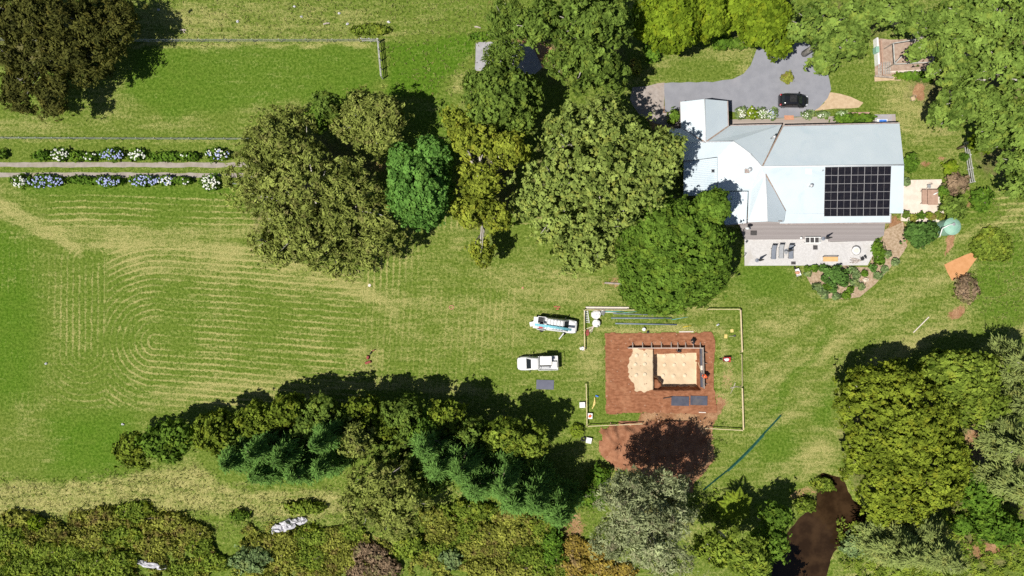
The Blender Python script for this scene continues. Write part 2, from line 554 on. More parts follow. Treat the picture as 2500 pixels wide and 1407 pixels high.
def grid_mesh(name, gx, gy, z, attrs, keep=None):
    """gx, gy: 1-D pixel coordinates; z and attrs are 2-D arrays [y, x]."""
    nx, ny = len(gx), len(gy)
    X, Y = np.meshgrid(gx, gy)
    co = np.stack([(X - 1250) * MPP, (703.5 - Y) * MPP, z], -1).reshape(-1, 3)
    idx = np.arange(nx * ny).reshape(ny, nx)
    q = np.stack([idx[1:, :-1], idx[1:, 1:], idx[:-1, 1:], idx[:-1, :-1]], -1).reshape(-1, 4)
    if keep is not None:
        k = (keep[:-1, :-1] & keep[1:, :-1] & keep[:-1, 1:] & keep[1:, 1:]).reshape(-1)
        q = q[k]
        used = np.unique(q)
        remap = -np.ones(nx * ny, int); remap[used] = np.arange(len(used))
        q = remap[q]; co = co[used]
        attrs = {a: v.reshape(-1)[used] for a, v in attrs.items()}
    me = bpy.data.meshes.new(name)
    me.vertices.add(len(co)); me.vertices.foreach_set('co', co.astype(np.float32).ravel())
    me.loops.add(q.size); me.loops.foreach_set('vertex_index', q.ravel().astype(np.int32))
    me.polygons.add(len(q))
    me.polygons.foreach_set('loop_start', np.arange(0, q.size, 4, dtype=np.int32))
    me.polygons.foreach_set('use_smooth', np.ones(len(q), bool))
    for a, v in attrs.items():
        at = me.attributes.new(a, 'FLOAT', 'POINT')
        at.data.foreach_set('value', np.asarray(v, np.float32).ravel())
    me.update(calc_edges=True)
    me.validate()
    return me


far = [300, 900, 2500, 7000, 20000, 45000]
gx = np.array([-200 - f for f in far[::-1]] + list(range(-200, 2701, 6)) + [2710 + f for f in far], float)
gy = np.array([-160 - f for f in far[::-1]] + list(range(-160, 1571, 6)) + [1580 + f for f in far], float)
GX, GY = np.meshgrid(gx, gy)
n_big = vnoise(GX, GY, 90, 1); n_mid = vnoise(GX, GY, 28, 2); n_fin = vnoise(GX, GY, 11, 3)
wob = (n_mid - .5) * 14 + (n_fin - .5) * 8
WX, WY = GX + wob, GY + (vnoise(GX, GY, 26, 5) - .5) * 16

dry = 0.23 + 0.08 * sstep(GX, 1100, 1700) + 0.32 * (n_big - .5)
dry = np.maximum(dry, 0.72 * line(WX, WY, [(-200, 455), (0, 492), (110, 565), (190, 610)], 14, 16))
dry = np.maximum(dry, 0.70 * line(WX, WY, [(-200, 480), (0, 520), (100, 580), (180, 600)], 7, 12))
dry = np.maximum(dry, 0.64 * line(GX, WY, [(110, 555), (260, 590), (430, 600), (640, 625), (830, 690), (960, 745)], 20, 46))
dry = np.maximum(dry, 0.58 * line(GX, WY, [(170, 545), (350, 572), (640, 560)], 12, 40))
dry = np.maximum(dry, 0.50 * line(GX, WY, [(300, 640), (520, 650), (760, 690), (1000, 740), (1250, 760)], 30, 70))
dry = np.maximum(dry, 0.55 * blob(WX, WY, 1330, 690, 190, 55, 8, .6))
dry = np.maximum(dry, 0.42 * blob(WX, WY, 1150, 800, 330, 110, 0, .8))
dry = np.maximum(dry, 0.66 * blob(WX, WY, 1640, 720, 120, 60, 0, .7))
dry = np.maximum(dry, 0.60 * blob(WX, WY, 890, 880, 60, 45, -15, .8))
dry = np.maximum(dry, 0.52 * blob(WX, WY, 560, 955, 320, 45, -6, .7))
dry = np.maximum(dry, 0.60 * line(WX, WY, [(720, 965), (850, 940), (1000, 935), (1180, 960)], 12, 30))
dry = np.maximum(dry, 0.66 * inpoly(WX, WY, [(-300, 1175), (180, 1170), (480, 1130), (560, 1185), (830, 1200), (900, 1260), (640, 1275), (480, 1250), (180, 1265), (-300, 1290)], 18))
dry = np.maximum(dry, 0.46 * blob(WX, WY, 620, 60, 460, 70, 0, .5))
dry = np.maximum(dry, 0.60 * blob(WX, WY, 470, 40, 130, 40, 0, .7))
dry = np.maximum(dry, 0.62 * line(GX, WY, [(140, 108), (420, 112), (650, 112), (900, 110)], 5, 8))
dry = np.maximum(dry, 0.5 * line(GX, WY, [(-100, 342), (300, 344), (640, 345)], 3, 6))
dry = np.maximum(dry, 0.44 * blob(WX, WY, 260, 240, 90, 90, 0, .7))
dry = np.maximum(dry, 0.50 * blob(WX, WY, 60, 310, 140, 30, 0, .7))
dry = np.maximum(dry, 0.46 * blob(WX, WY, 420, 305, 120, 24, 0, .7))
dry = np.maximum(dry, 0.55 * blob(WX, WY, 1120, 130, 36, 22, 40, .7))
dry = np.maximum(dry, 0.62 * blob(WX, WY, 1125, 205, 28, 26, 40, .7))
dry = np.maximum(dry, 0.42 * inpoly(WX, WY, [(1815, 700), (2140, 760), (2330, 620), (2500, 520), (2500, 800), (2100, 880), (2020, 1150), (1850, 1200), (1820, 1100)], 40))
dry = np.maximum(dry, 0.62 * line(WX, WY, [(2560, 470), (2500, 510), (2330, 590), (2180, 690), (2060, 760), (1930, 850), (1850, 960)], 7, 22))
dry = np.maximum(dry, 0.58 * line(WX, WY, [(2560, 560), (2420, 600), (2290, 680), (2160, 770), (2040, 830), (1960, 920)], 6, 22))
dry = np.maximum(dry, 0.54 * line(WX, WY, [(2300, 600), (2170, 650), (2060, 735), (1900, 800), (1830, 870)], 5, 20))
dry = np.maximum(dry, 0.55 * line(WX, WY, [(1850, 900), (1960, 830), (2150, 740)], 20, 60))
dry = np.maximum(dry, 0.62 * blob(WX, WY, 2200, 850, 120, 30, -15, .7))
dry = np.maximum(dry, 0.56 * blob(WX, WY, 2000, 1140, 70, 90, 0, .7))
dry = np.maximum(dry, 0.60 * blob(WX, WY, 2250, 240, 120, 120, 0, .7))
dry = np.maximum(dry, 0.55 * line(WX, WY, [(1560, 185), (1640, 140), (1760, 130), (1840, 120), (1810, 170)], 12, 30))
dry = np.maximum(dry, 0.66 * line(WX, WY, [(1470, 805), (1600, 806), (1760, 805), (1775, 880), (1770, 1000)], 9, 26))
dry = np.maximum(dry, 0.56 * blob(WX, WY, 1440, 880, 50, 70, 0, .7))

band = np.sin(((GX - 1820) * .50 + (GY - 700) * .866) / 7.5 + 3 * n_mid) * .5 + np.sin(((GX - 1820) * .50 + (GY - 700) * .866) / 17. + 2 * n_big)
dry = dry + .11 * band * sstep(GX, 1800, 1900) * sstep(GY, 560, 680)
lush = 0.25 * (n_big - .3)
lush = np.maximum(lush, 0.78 * inpoly(WX, WY, [(-300, 560), (20, 545), (80, 600), (100, 780), (80, 980), (-300, 1000)], 50))
lush = np.maximum(lush, 0.80 * inpoly(WX, WY, [(110, 1010), (250, 1000), (330, 1010), (330, 1080), (290, 1160), (120, 1160)], 45))
lush = np.maximum(lush, 0.62 * inpoly(WX, WY, [(330, 118), (905, 112), (935, 190), (900, 235), (640, 255), (400, 290), (290, 230)], 18))
lush = np.maximum(lush, 0.90 * inpoly(WX, WY, [(945, 105), (1160, 90), (1160, 120), (1050, 240), (950, 230)], 14))
lush = np.maximum(lush, 0.55 * blob(WX, WY, 1060, 300, 60, 70, 0, .6))
lush = np.maximum(lush, 0.62 * blob(WX, WY, 1870, 680, 70, 45, 0, .6))
lush = np.maximum(lush, 0.60 * inpoly(WX, WY, [(2390, 600), (2500, 560), (2500, 800), (2360, 760)], 26))
lush = np.maximum(lush, 0.55 * line(WX, WY, [(1890, 1010), (1920, 930), (1985, 880), (2010, 820), (2030, 800)], 7, 14))
lush = np.maximum(lush, 0.60 * blob(WX, WY, 2010, 1000, 26, 60, 20, .7))
lush = np.maximum(lush, 0.55 * line(WX, WY, [(60, 455), (300, 468), (560, 470)], 14, 22))
lush = np.maximum(lush, 0.60 * blob(WX, WY, 1900, 1085, 50, 60, 30, .7))

dry = dry * (1 - .65 * np.clip(lush * 1.3 - .2, 0, 1))
# cut-grass windrows follow the mower's laps round the paddock
ph = np.minimum(dseg(GX, GY, (380, 835), (980, 880)), 1e5) + 7 * (vnoise(GX, GY, 120, 8) - .5)
ph2 = dseg(GX, GY, (210, 640), (208, 860))
mow = 0.8 * (1 - sstep(np.abs(GX - 560), 330, 520)) * (1 - sstep(np.abs(GY - 720), 260, 300))
mow = mow * (0.6 + 0.7 * n_big)
leftpart = 1 - sstep(GX, 245, 275)
phase = np.where(GX < 262, ph2 * 1.0 + 3, ph)
rows_up = sstep(GY, 470, 480) * (1 - sstep(GY, 545, 565)) * sstep(GX, 90, 140)
phase = np.where((GY < 600) & (GX > 60), GY + 6 * np.sin(GX / 130.), phase)
mow = np.where((GY < 600) & (GX > 60), 0.85 * rows_up, mow)
mow = np.where((GX < 100) & (GY > 560), 0.25, mow)
phase = np.where((GX < 100) & (GY >= 600), GX + 0.04 * GY, phase)
mow = np.where((GX > 880) & (GX < 1260) & (GY > 700), 0.30, mow)
phase = np.where((GX > 880) & (GX < 1260), GX + .05 * GY, phase)
mow = np.clip(mow, 0, 1) * (1 - sstep(GY, 985, 1010))

dirt = np.zeros(GX.shape)
dirt = np.maximum(dirt, inpoly(WX, WY, [(1560, 1005), (1740, 1000), (1755, 960), (1770, 985), (1755, 1020), (1735, 1060), (1745, 1120), (1690, 1200), (1500, 1150), (1470, 1090), (1480, 1050), (1560, 1040)], 10) * 0.85)
dirt = np.maximum(dirt, 0.40 * blob(WX, WY, 1772, 945, 24, 75, 0, .8))
dirt = np.maximum(dirt, 0.9 * blob(WX, WY, 2245, 225, 18, 24, 0, .6))
dirt = np.maximum(dirt, 0.75 * inpoly(WX, WY, [(2305, 590), (2320, 570), (2350, 560), (2320, 620), (2310, 640)], 8))
dirt = np.maximum(dirt, 0.7 * blob(WX, WY, 2335, 765, 26, 14, -30, .7))
dirt = np.maximum(dirt, 0.6 * blob(WX, WY, 2255, 400, 16, 9, 0, .6))
dirt = np.maximum(dirt, 0.6 * blob(WX, WY, 2300, 385, 14, 9, 0, .6))
dirt = np.maximum(dirt, 0.75 * blob(WX, WY, 2190, 570, 30, 45, 0, .5))
dirt = np.maximum(dirt, 0.55 * line(WX, WY, [(2330, 545), (2370, 500), (2385, 460)], 6, 12))
dirt = np.maximum(dirt, 0.7 * blob(WX, WY, 1620, 285, 40, 40, 0, .6))
dirt = np.maximum(dirt, 0.85 * blob(WX, WY, 1290, 130, 60, 40, 0, .5))
dirt = np.maximum(dirt, 0.6 * blob(WX, WY, 2390, 1080, 40, 50, 0, .7))
dirt = np.maximum(dirt, 0.55 * blob(WX, WY, 1400, 1290, 40, 45, 0, .6))
dirt = np.maximum(dirt, 0.6 * blob(WX, WY, 2410, 1340, 60, 30, 0, .6))
dirt = np.maximum(dirt, 0.45 * blob(WX, WY, 1960, 1210, 60, 18, -20, .7))
dirt = np.maximum(dirt, 0.5 * blob(WX, WY, 930, 410, 30, 24, 0, .7))
dirt = np.maximum(dirt, 0.45 * blob(WX, WY, 1500, 690, 45, 16, 0, .7))
dirt = np.maximum(dirt, 0.6 * blob(WX, WY, 900, 1360, 70, 60, 0, .7))

litter = np.zeros(GX.shape)          # bare, leaf-strewn soil under the big trees
for a in ((770, 470, 190, 170), (1450, 450, 170, 180), (1400, 110, 150, 110), (1640, 620, 120, 120), (1190, 420, 80, 170), (2380, 160, 200, 160), (2450, 350, 80, 110), (2200, 1090, 150, 180), (2420, 1200, 150, 220), (1580, 1250, 100, 110), (100, 90, 140, 100), (1750, 40, 220, 70), (2050, 60, 120, 60)):
    litter = np.maximum(litter, blob(WX, WY, *a, 0, .5))
litter *= 0.7

POND = [(2010, 1160), (2050, 1170), (2080, 1225), (2125, 1262), (2085, 1305), (2030, 1348), (2005, 1440), (1880, 1440), (1915, 1320), (1950, 1275), (2000, 1230)]
pond_d = inpoly(WX * .5 + GX * .5, WY * .5 + GY * .5, POND, 16)
zz = (n_fin - .5) * 0.03
zz = zz + ((vnoise(GX, GY, 9, 21) - .5) * 0.16 + (n_mid - .5) * .2) * np.clip(sstep(GY, 1150, 1190), 0, 1) * (1 - sstep(GX, 1380, 1450))
zz = zz - 1.1 * pond_d
pitz = (GX > 1588) & (GX < 1724) & (GY > 842) & (GY < 960)
padz = (GX > 1478) & (GX < 1752) & (GY > 818) & (GY < 1008)
zz = np.where(padz, -0.06, zz)
zz = np.where(pitz, -2.8, zz)
bank = np.clip(pond_d * 1.2, 0, 1)
dirt = np.maximum(dirt, bank)

gme = grid_mesh('ground', gx, gy, zz, {'dry': np.clip(dry, 0, 1), 'lush': np.clip(lush, 0, 1), 'mow': mow, 'phase': phase, 'dirt': np.clip(dirt, 0, 1), 'litter': np.clip(litter, 0, 1)})


def ground_material():
    t = NT('paddock_grass')
    p = t.pos()
    n1 = t.noise(p, 0.12, 3)
    n2 = t.noise(p, 0.6, 4, 0.65)
    ns = t.noise(t.scale(p, (0.22, 1.5, 1.0)), 1.0, 4, 0.6, 0.4)      # drag marks along the mowing
    n3 = t.noise(p, 2.9, 3, 0.75)
    n4 = t.noise(p, 8.0, 2, 0.8)
    g = t.mix(t.ss(n3, 0.30, 0.70), (0.074, 0.126, 0.012), (0.200, 0.258, 0.048))
    gl = t.mix(t.ss(n3, 0.3, 0.7), (0.048, 0.116, 0.006), (0.120, 0.225, 0.019))
    lm = t.math('ADD', t.attr('lush'), t.add(t.mul(t.sub(n2, 0.5), 1.0), t.mul(t.sub(ns, 0.5), 0.7)), clamp=True)
    g = t.mix(lm, g, gl)
    g = t.mix(t.mul(t.attr('mow'), 0.30), g, gl)
    # windrows of cut grass
    ph = t.add(t.add(t.attr('phase'), t.mul(t.sub(n2, 0.5), 7.0)), t.mul(t.sub(n1, 0.5), 9.0))
    s = t.math('SINE', t.mul(ph, 2 * math.pi / 15.0))
    s = t.ss(t.add(s, t.mul(t.sub(n3, 0.5), 1.3)), 0.20, 1.0)
    row = t.mul(t.mul(s, t.attr('mow')), t.ss(n1, 0.25, 0.55))
    d = t.add(t.attr('dry'), t.mul(t.sub(n3, 0.5), 1.0))
    d = t.add(d, t.mul(t.sub(n2, 0.5), 0.7))
    d = t.add(d, t.mul(t.sub(ns, 0.5), 1.0))
    d = t.add(d, t.mul(t.sub(n1, 0.5), 0.4))
    d = t.add(d, t.mul(t.sub(n4, 0.5), 0.9))
    dm = t.ss(t.add(d, t.mul(row, 0.50)), 0.20, 0.95)
    straw = t.mix(t.ss(n4, 0.3, 0.7), (0.285, 0.275, 0.082), (0.47, 0.43, 0.175))
    g = t.mix(dm, g, straw)
    lt = t.ss(t.add(t.attr('litter'), t.mul(t.sub(n2, 0.5), 0.9)), 0.3, 0.8)
    g = t.mix(t.mul(lt, 0.7), g, t.mix(n3, (0.10, 0.075, 0.035), (0.20, 0.15, 0.09)))
    so = t.add(t.attr('dirt'), t.mul(t.sub(n3, 0.5), 0.8))
    so = t.add(so, t.mul(t.sub(n2, 0.5), 0.5))
    soil = t.mix(t.ss(n2, 0.3, 0.7), (0.27, 0.125, 0.062), (0.44, 0.265, 0.145))
    soil = t.mix(t.mul(t.ss(n4, 0.5, 0.75), 0.4), soil, (0.50, 0.36, 0.22))
    g = t.mix(t.ss(so, 0.35, 0.62), g, soil)
    sp = t.add(0.55, t.mul(n4, 0.90))
    nd = t.n('ShaderNodeVectorMath', operation='SCALE')
    t.put(nd.inputs[0], g); t.put(nd.inputs['Scale'], sp)
    h = t.add(t.mul(n3, 0.6), t.mul(n4, 0.8))
    return t.surf(nd.outputs[0], 0.95, 0, t.bump(h, 1.0, 0.16), 0.03)


ground = link('ground', gme, ground_material())
tag(ground, 'mown and grazed paddock grass round the house and building site', 'ground', None, 'structure')

# water
t = NT('pond_water')
pp = t.pos()
wn = t.noise(pp, 0.5, 4, 0.6)
wc = t.mix(t.ss(wn, 0.35, 0.7), (0.022, 0.012, 0.006), (0.048, 0.027, 0.013))
water_mat = t.surf(wc, 0.06, 0, t.bump(t.noise(pp, 3.0, 2), 0.06, 0.02), 0.5, IOR=1.33)
mb = MB()
mb.poly([P(x, y, -0.32) for x, y in [(1960, 1130), (2080, 1130), (2170, 1250), (2150, 1330), (2070, 1400), (2060, 1480), (1790, 1480), (1810, 1270), (1900, 1225)]][::-1])
water = mb.build('pond_water', water_mat)
tag(water, 'still brown pond water under the trees', 'water', None, 'structure')


def sheet(name, pts, z, mat, label, th=0.05, jag=0.0, step=18):
    """A paved or worn sheet laid just above the ground, with a slightly uneven edge."""
    r = random.Random(len(pts) * 7 + int(pts[0][0]))
    out = []
    for (x0, y0), (x1, y1) in zip(pts, pts[1:] + pts[:1]):
        n = max(1, int(math.hypot(x1 - x0, y1 - y0) / step)) if jag else 1
        for i in range(n):
            f = i / n
            out.append((x0 + (x1 - x0) * f + r.uniform(-jag, jag), y0 + (y1 - y0) * f + r.uniform(-jag, jag)))
    if sum(a[0] * b[1] - b[0] * a[1] for a, b in zip(out, out[1:] + out[:1])) > 0: out.reverse()
    m = MB()
    m.slab([P(x, y, z) for x, y in out], th + z)
    o = m.build(name, mat)
    return tag(o, label, name.replace('_', ' '), None, 'structure')


sheet('driveway', [(1622, 203), (1740, 200), (1790, 193), (1815, 180), (1832, 160), (1848, 122), (1880, 100), (1960, 96), (1990, 120), (1985, 145), (2000, 165), (2018, 170), (2026, 195), (2028, 218), (2020, 240), (2000, 264), (1960, 284), (1900, 288), (1780, 272), (1622, 274)], 0.04, M['asphalt'], 'blue grey asphalt driveway with a rounded turning bay', jag=1.2)
sheet('gravel_drive', [(1545, 212), (1621, 203), (1621, 275), (1665, 275), (1665, 320), (1600, 300), (1560, 280), (1535, 240)], 0.03, M['gravel_drive'], 'tan gravel apron at the end of the driveway', jag=3)
sheet('dirt_path', [(2004, 228), (2030, 226), (2075, 236), (2108, 250), (2096, 262), (2040, 264), (1990, 270), (2012, 250)], 0.03, M['straw'], 'pale bare earth wedge beside the turning bay', jag=2)
sheet('concrete_pad', [(1162, 104), (1235, 101), (1300, 112), (1325, 165), (1300, 185), (1160, 172)], 0.03, M['concrete'], 'old grey concrete pad with rusty leaf litter', jag=1)
sheet('wheel_track', [(-200, 395), (300, 397), (700, 397), (700, 409), (300, 409), (-200, 407)], 0.03, M['track'], 'upper concrete wheel track of the farm lane', jag=1.5)
sheet('wheel_track', [(-200, 420), (300, 422), (700, 424), (700, 436), (300, 434), (-200, 433)], 0.03, M['track'], 'lower concrete wheel track of the farm lane', jag=1.5)
sheet('boardwalk', [(1782, 292), (1890, 290), (1960, 286), (2040, 284), (2135, 283), (2135, 318), (1782, 318)], 0.12, M['walk'], 'timber boardwalk along the back of the house')
sheet('paved_landing', [(2136, 280), (2186, 279), (2188, 315), (2136, 315)], 0.14, M['concrete'], 'grey paved landing by the house corner')
sheet('deck', [(1800, 530), (2163, 530), (2158, 575), (2135, 588), (2030, 590), (2024, 590), (2024, 584), (1818, 585)], 0.35, M['deck'], 'grey timber deck along the front of the house', 0.1)
sheet('patio', [(1818, 583), (2023, 583), (2027, 591), (2150, 588), (2118, 648), (1818, 649)], 0.10, M['patio'], 'pale grey paved patio below the deck')
sheet('terrace', [(2206, 440), (2299, 438), (2304, 520), (2302, 543), (2200, 540)], 0.12, M['terrace'], 'cream concrete terrace at the end of the house')
sheet('garden_bed', [(1962, 651), (2120, 650), (2155, 590), (2165, 560), (2205, 545), (2215, 600), (2180, 650), (2140, 690), (2100, 722), (2060, 735), (2010, 725), (1975, 695)], 0.03, M['mulch'], 'mulched garden bed curving below the patio', jag=4)
sheet('dirt_patch', [(2306, 645), (2330, 632), (2355, 622), (2383, 613), (2384, 628), (2368, 655), (2350, 683), (2325, 686), (2316, 665)], 0.035, mottled('orange_soil', (0.50, 0.245, 0.105), (0.58, 0.30, 0.14), 1.5, 0.95, 0, 0.3, .05), 'bright orange bare soil patch on the slope', jag=2)
sheet('garden_plot', [(2133, 96), (2275, 96), (2280, 168), (2180, 190), (2136, 190)], 0.03, M['brown_bed'], 'bare soil plot of the fenced vegetable garden', jag=2)
sheet('straw_strip', [(2133, 185), (2198, 184), (2200, 196), (2134, 198)], 0.045, M['straw'], 'straw coloured strip below the vegetable garden', jag=2)

# excavated building pad with the pit
px = np.arange(1466, 1772, 2.0); py = np.arange(802, 1024, 2.0)
PX, PY = np.meshgrid(px, py)
e1 = (vnoise(PX, PY, 9, 31) - .5) * 7; e2 = (vnoise(PX, PY, 9, 32) - .5) * 7
outer = inpoly(PX + e1 * .5, PY + e2 * .5, [(1476, 813), (1740, 811), (1748, 830), (1742, 930), (1752, 1008), (1700, 1012), (1560, 1008), (1478, 1013)], 2)
pit_in = inpoly(PX + e1 * .35, PY + e2 * .35, [(1597, 866), (1711, 862), (1711, 951), (1597, 951)], 3)
ledge = inpoly(PX, PY, [(1595, 848), (1716, 848), (1716, 866), (1595, 868)], 2)
lump = inpoly(PX + e1, PY + e2, [(1594, 925), (1612, 930), (1622, 948), (1594, 952)], 4)
sand = inpoly(PX + e1 * 1.3, PY + e2 * 1.3, [(1542, 851), (1597, 855), (1597, 950), (1580, 956), (1548, 952), (1544, 930), (1533, 912), (1536, 890)], 3)
pit_z = -1.9
pz = 0.06 + (vnoise(PX, PY, 5, 33) - .5) * 0.05 + (vnoise(PX, PY, 40, 34) - .5) * 0.08
pz = pz * (1 - pit_in) + (pit_z + (vnoise(PX, PY, 8, 35) - .5) * 0.05) * pit_in
pz = np.where(ledge * (1 - pit_in) > .3, -0.42 + .05 * vnoise(PX, PY, 4, 37), pz)
pz = pz + 1.3 * lump * pit_in
pz = np.where(sand > .5, pz + 0.02, pz)
sandm = np.maximum(sand, np.where(pit_in > 0.97, 1 - lump, 0))
PADME = grid_mesh('building_pad', px, py, pz, {'sand': sandm, 'scuff': np.clip(vnoise(PX, PY, 20, 36), 0, 1)}, keep=outer > 0.45)
t = NT('red_clay_and_sand')
p_ = t.pos()
n2 = t.noise(p_, 0.5, 4, 0.6); n3 = t.noise(t.scale(p_, (1.0, 2.2, 1)), 1.6, 5, 0.65); n4 = t.noise(p_, 7, 3, .7)
clay = t.mix(t.ss(n3, 0.3, 0.72), (0.20, 0.080, 0.040), (0.34, 0.152, 0.082))
clay = t.mix(t.mul(t.ss(n2, 0.5, 0.75), 0.6), clay, (0.42, 0.215, 0.12))
clay = t.mix(t.mul(t.ss(n4, 0.62, 0.75), 0.5), clay, (0.45, 0.29, 0.19))
sd = t.mix(t.ss(n2, 0.3, 0.7), (0.53, 0.41, 0.27), (0.64, 0.51, 0.35))
sd = t.mix(t.mul(t.ss(n4, 0.55, 0.8), 0.25), sd, (0.50, 0.36, 0.22))
cc = t.mix(t.ss(t.attr('sand'), 0.4, 0.65), clay, sd)
pad = link('building_pad', PADME, t.surf(cc, 0.95, 0, t.bump(t.add(n3, t.mul(n4, .5)), 0.6, 0.06), 0.05))
tag(pad, 'levelled red clay building pad with a square sandy pit', 'building pad', None, 'structure')
ORG[pad.name] = Vector((0, 0, 0))
pier_me = None
for (x, y, z) in [(1554, 868, .07), (1575, 866, .07), (1551, 890, .07), (1574, 889, .07), (1553, 916, .07), (1574, 914, .07), (1622, 869, pit_z), (1646, 869, pit_z), (1669, 869, pit_z), (1622, 891, pit_z), (1646, 891, pit_z), (1670, 890, pit_z), (1619, 917, pit_z), (1644, 918, pit_z), (1672, 917, pit_z)]:
    q = P(x, y, z)
    if pier_me is None:
        mb = MB(); mb.lathe([(0.24, -0.1), (0.25, 0.035), (0.2, 0.06), (0.02, 0.062)], (0, 0, 0), 10)
        pier_me = mb.mesh('pier_footing', (0, 0, 0), True)
        pier_me.materials.append(mottled('pier_concrete', (0.60, 0.49, 0.35), (0.68, 0.57, 0.42), 4, .9))
    o = link('pier_footing', pier_me, None, pad)
    o.location = (q.x, q.y, q.z + 0.02)

# ------------------------------------------------------------------ foliage
def unit(a):
    return a / (np.linalg.norm(a, axis=-1, keepdims=True) + 1e-9)


def leaf_mesh(name, C, N, L, W, T, axis=None, rng=None):
    n = len(C)
    N = unit(N)
    a = rng.normal(size=(n, 3)) if axis is None else axis
    t = unit(a - (a * N).sum(1, keepdims=True) * N)
    b = np.cross(N, t)
    L = L[:, None]; W = W[:, None]
    V = np.stack([C + t * L, C + b * W, C - t * L, C - b * W], 1).reshape(-1, 3)
    me = bpy.data.meshes.new(name)
    me.vertices.add(4 * n); me.vertices.foreach_set('co', V.astype(np.float32).ravel())
    me.loops.add(4 * n); me.loops.foreach_set('vertex_index', np.arange(4 * n, dtype=np.int32))
    me.polygons.add(n); me.polygons.foreach_set('loop_start', np.arange(0, 4 * n, 4, dtype=np.int32))
    at = me.attributes.new('tint', 'FLOAT', 'FACE')
    at.data.foreach_set('value', np.clip(T, 0, 1).astype(np.float32))
    me.update(calc_edges=True)
    return me


# clump radius (m), overlap, radial jitter, squash, elongation, leaf half length, leaf half width, leaves per area, outline raggedness, normal scatter
KIND = {
    'dome':   dict(br=1.05, bo=1.45, rc=0.50, ov=1.0, jit=.07, sq=.85, el=1.0, L=.17, W=.11, dens=1.9, irr=.05, ns=.40, inner=.25, limbs=6, fringe=.05),
    'leafy':  dict(br=1.25, bo=0.80, rc=0.62, ov=0.95, jit=.25, sq=.8, el=1.0, L=.19, W=.12, dens=1.7, irr=.10, ns=.45, inner=.3, limbs=10, fringe=.1),
    'gum':    dict(br=1.4, bo=0.66, rc=0.62, ov=0.75, jit=.55, sq=.7, el=1.15, L=.21, W=.075, dens=1.6, irr=.20, ns=.7, inner=.3, limbs=60, fringe=.35),
    'spire':  dict(br=1.0, bo=0.72, rc=0.50, ov=0.8, jit=.48, sq=.5, el=2.4, L=.19, W=.12, dens=1.7, irr=.14, ns=.5, inner=.3, limbs=170, fringe=.2),
    'forest': dict(br=1.25, bo=0.60, rc=0.58, ov=0.85, jit=.60, sq=.7, el=1.1, L=.20, W=.11, dens=1.7, irr=.18, ns=.5, inner=.3, limbs=44, fringe=.2),
    'wispy':  dict(br=1.2, bo=0.85, rc=0.55, ov=0.8, jit=.40, sq=.7, el=1.6, L=.24, W=.06, dens=1.6, irr=.22, ns=.8, inner=.3, limbs=60, fringe=.3),
    'tuft':   dict(br=0.95, bo=0.78, rc=0.50, ov=0.9, jit=.28, sq=.7, el=1.0, L=.17, W=.11, dens=1.7, irr=.14, ns=.45, inner=.3, limbs=8, fringe=.1),
}
SUNV = np.array([-SH.x * math.cos(SUN_EL), -SH.y * math.cos(SUN_EL), math.sin(SUN_EL)])


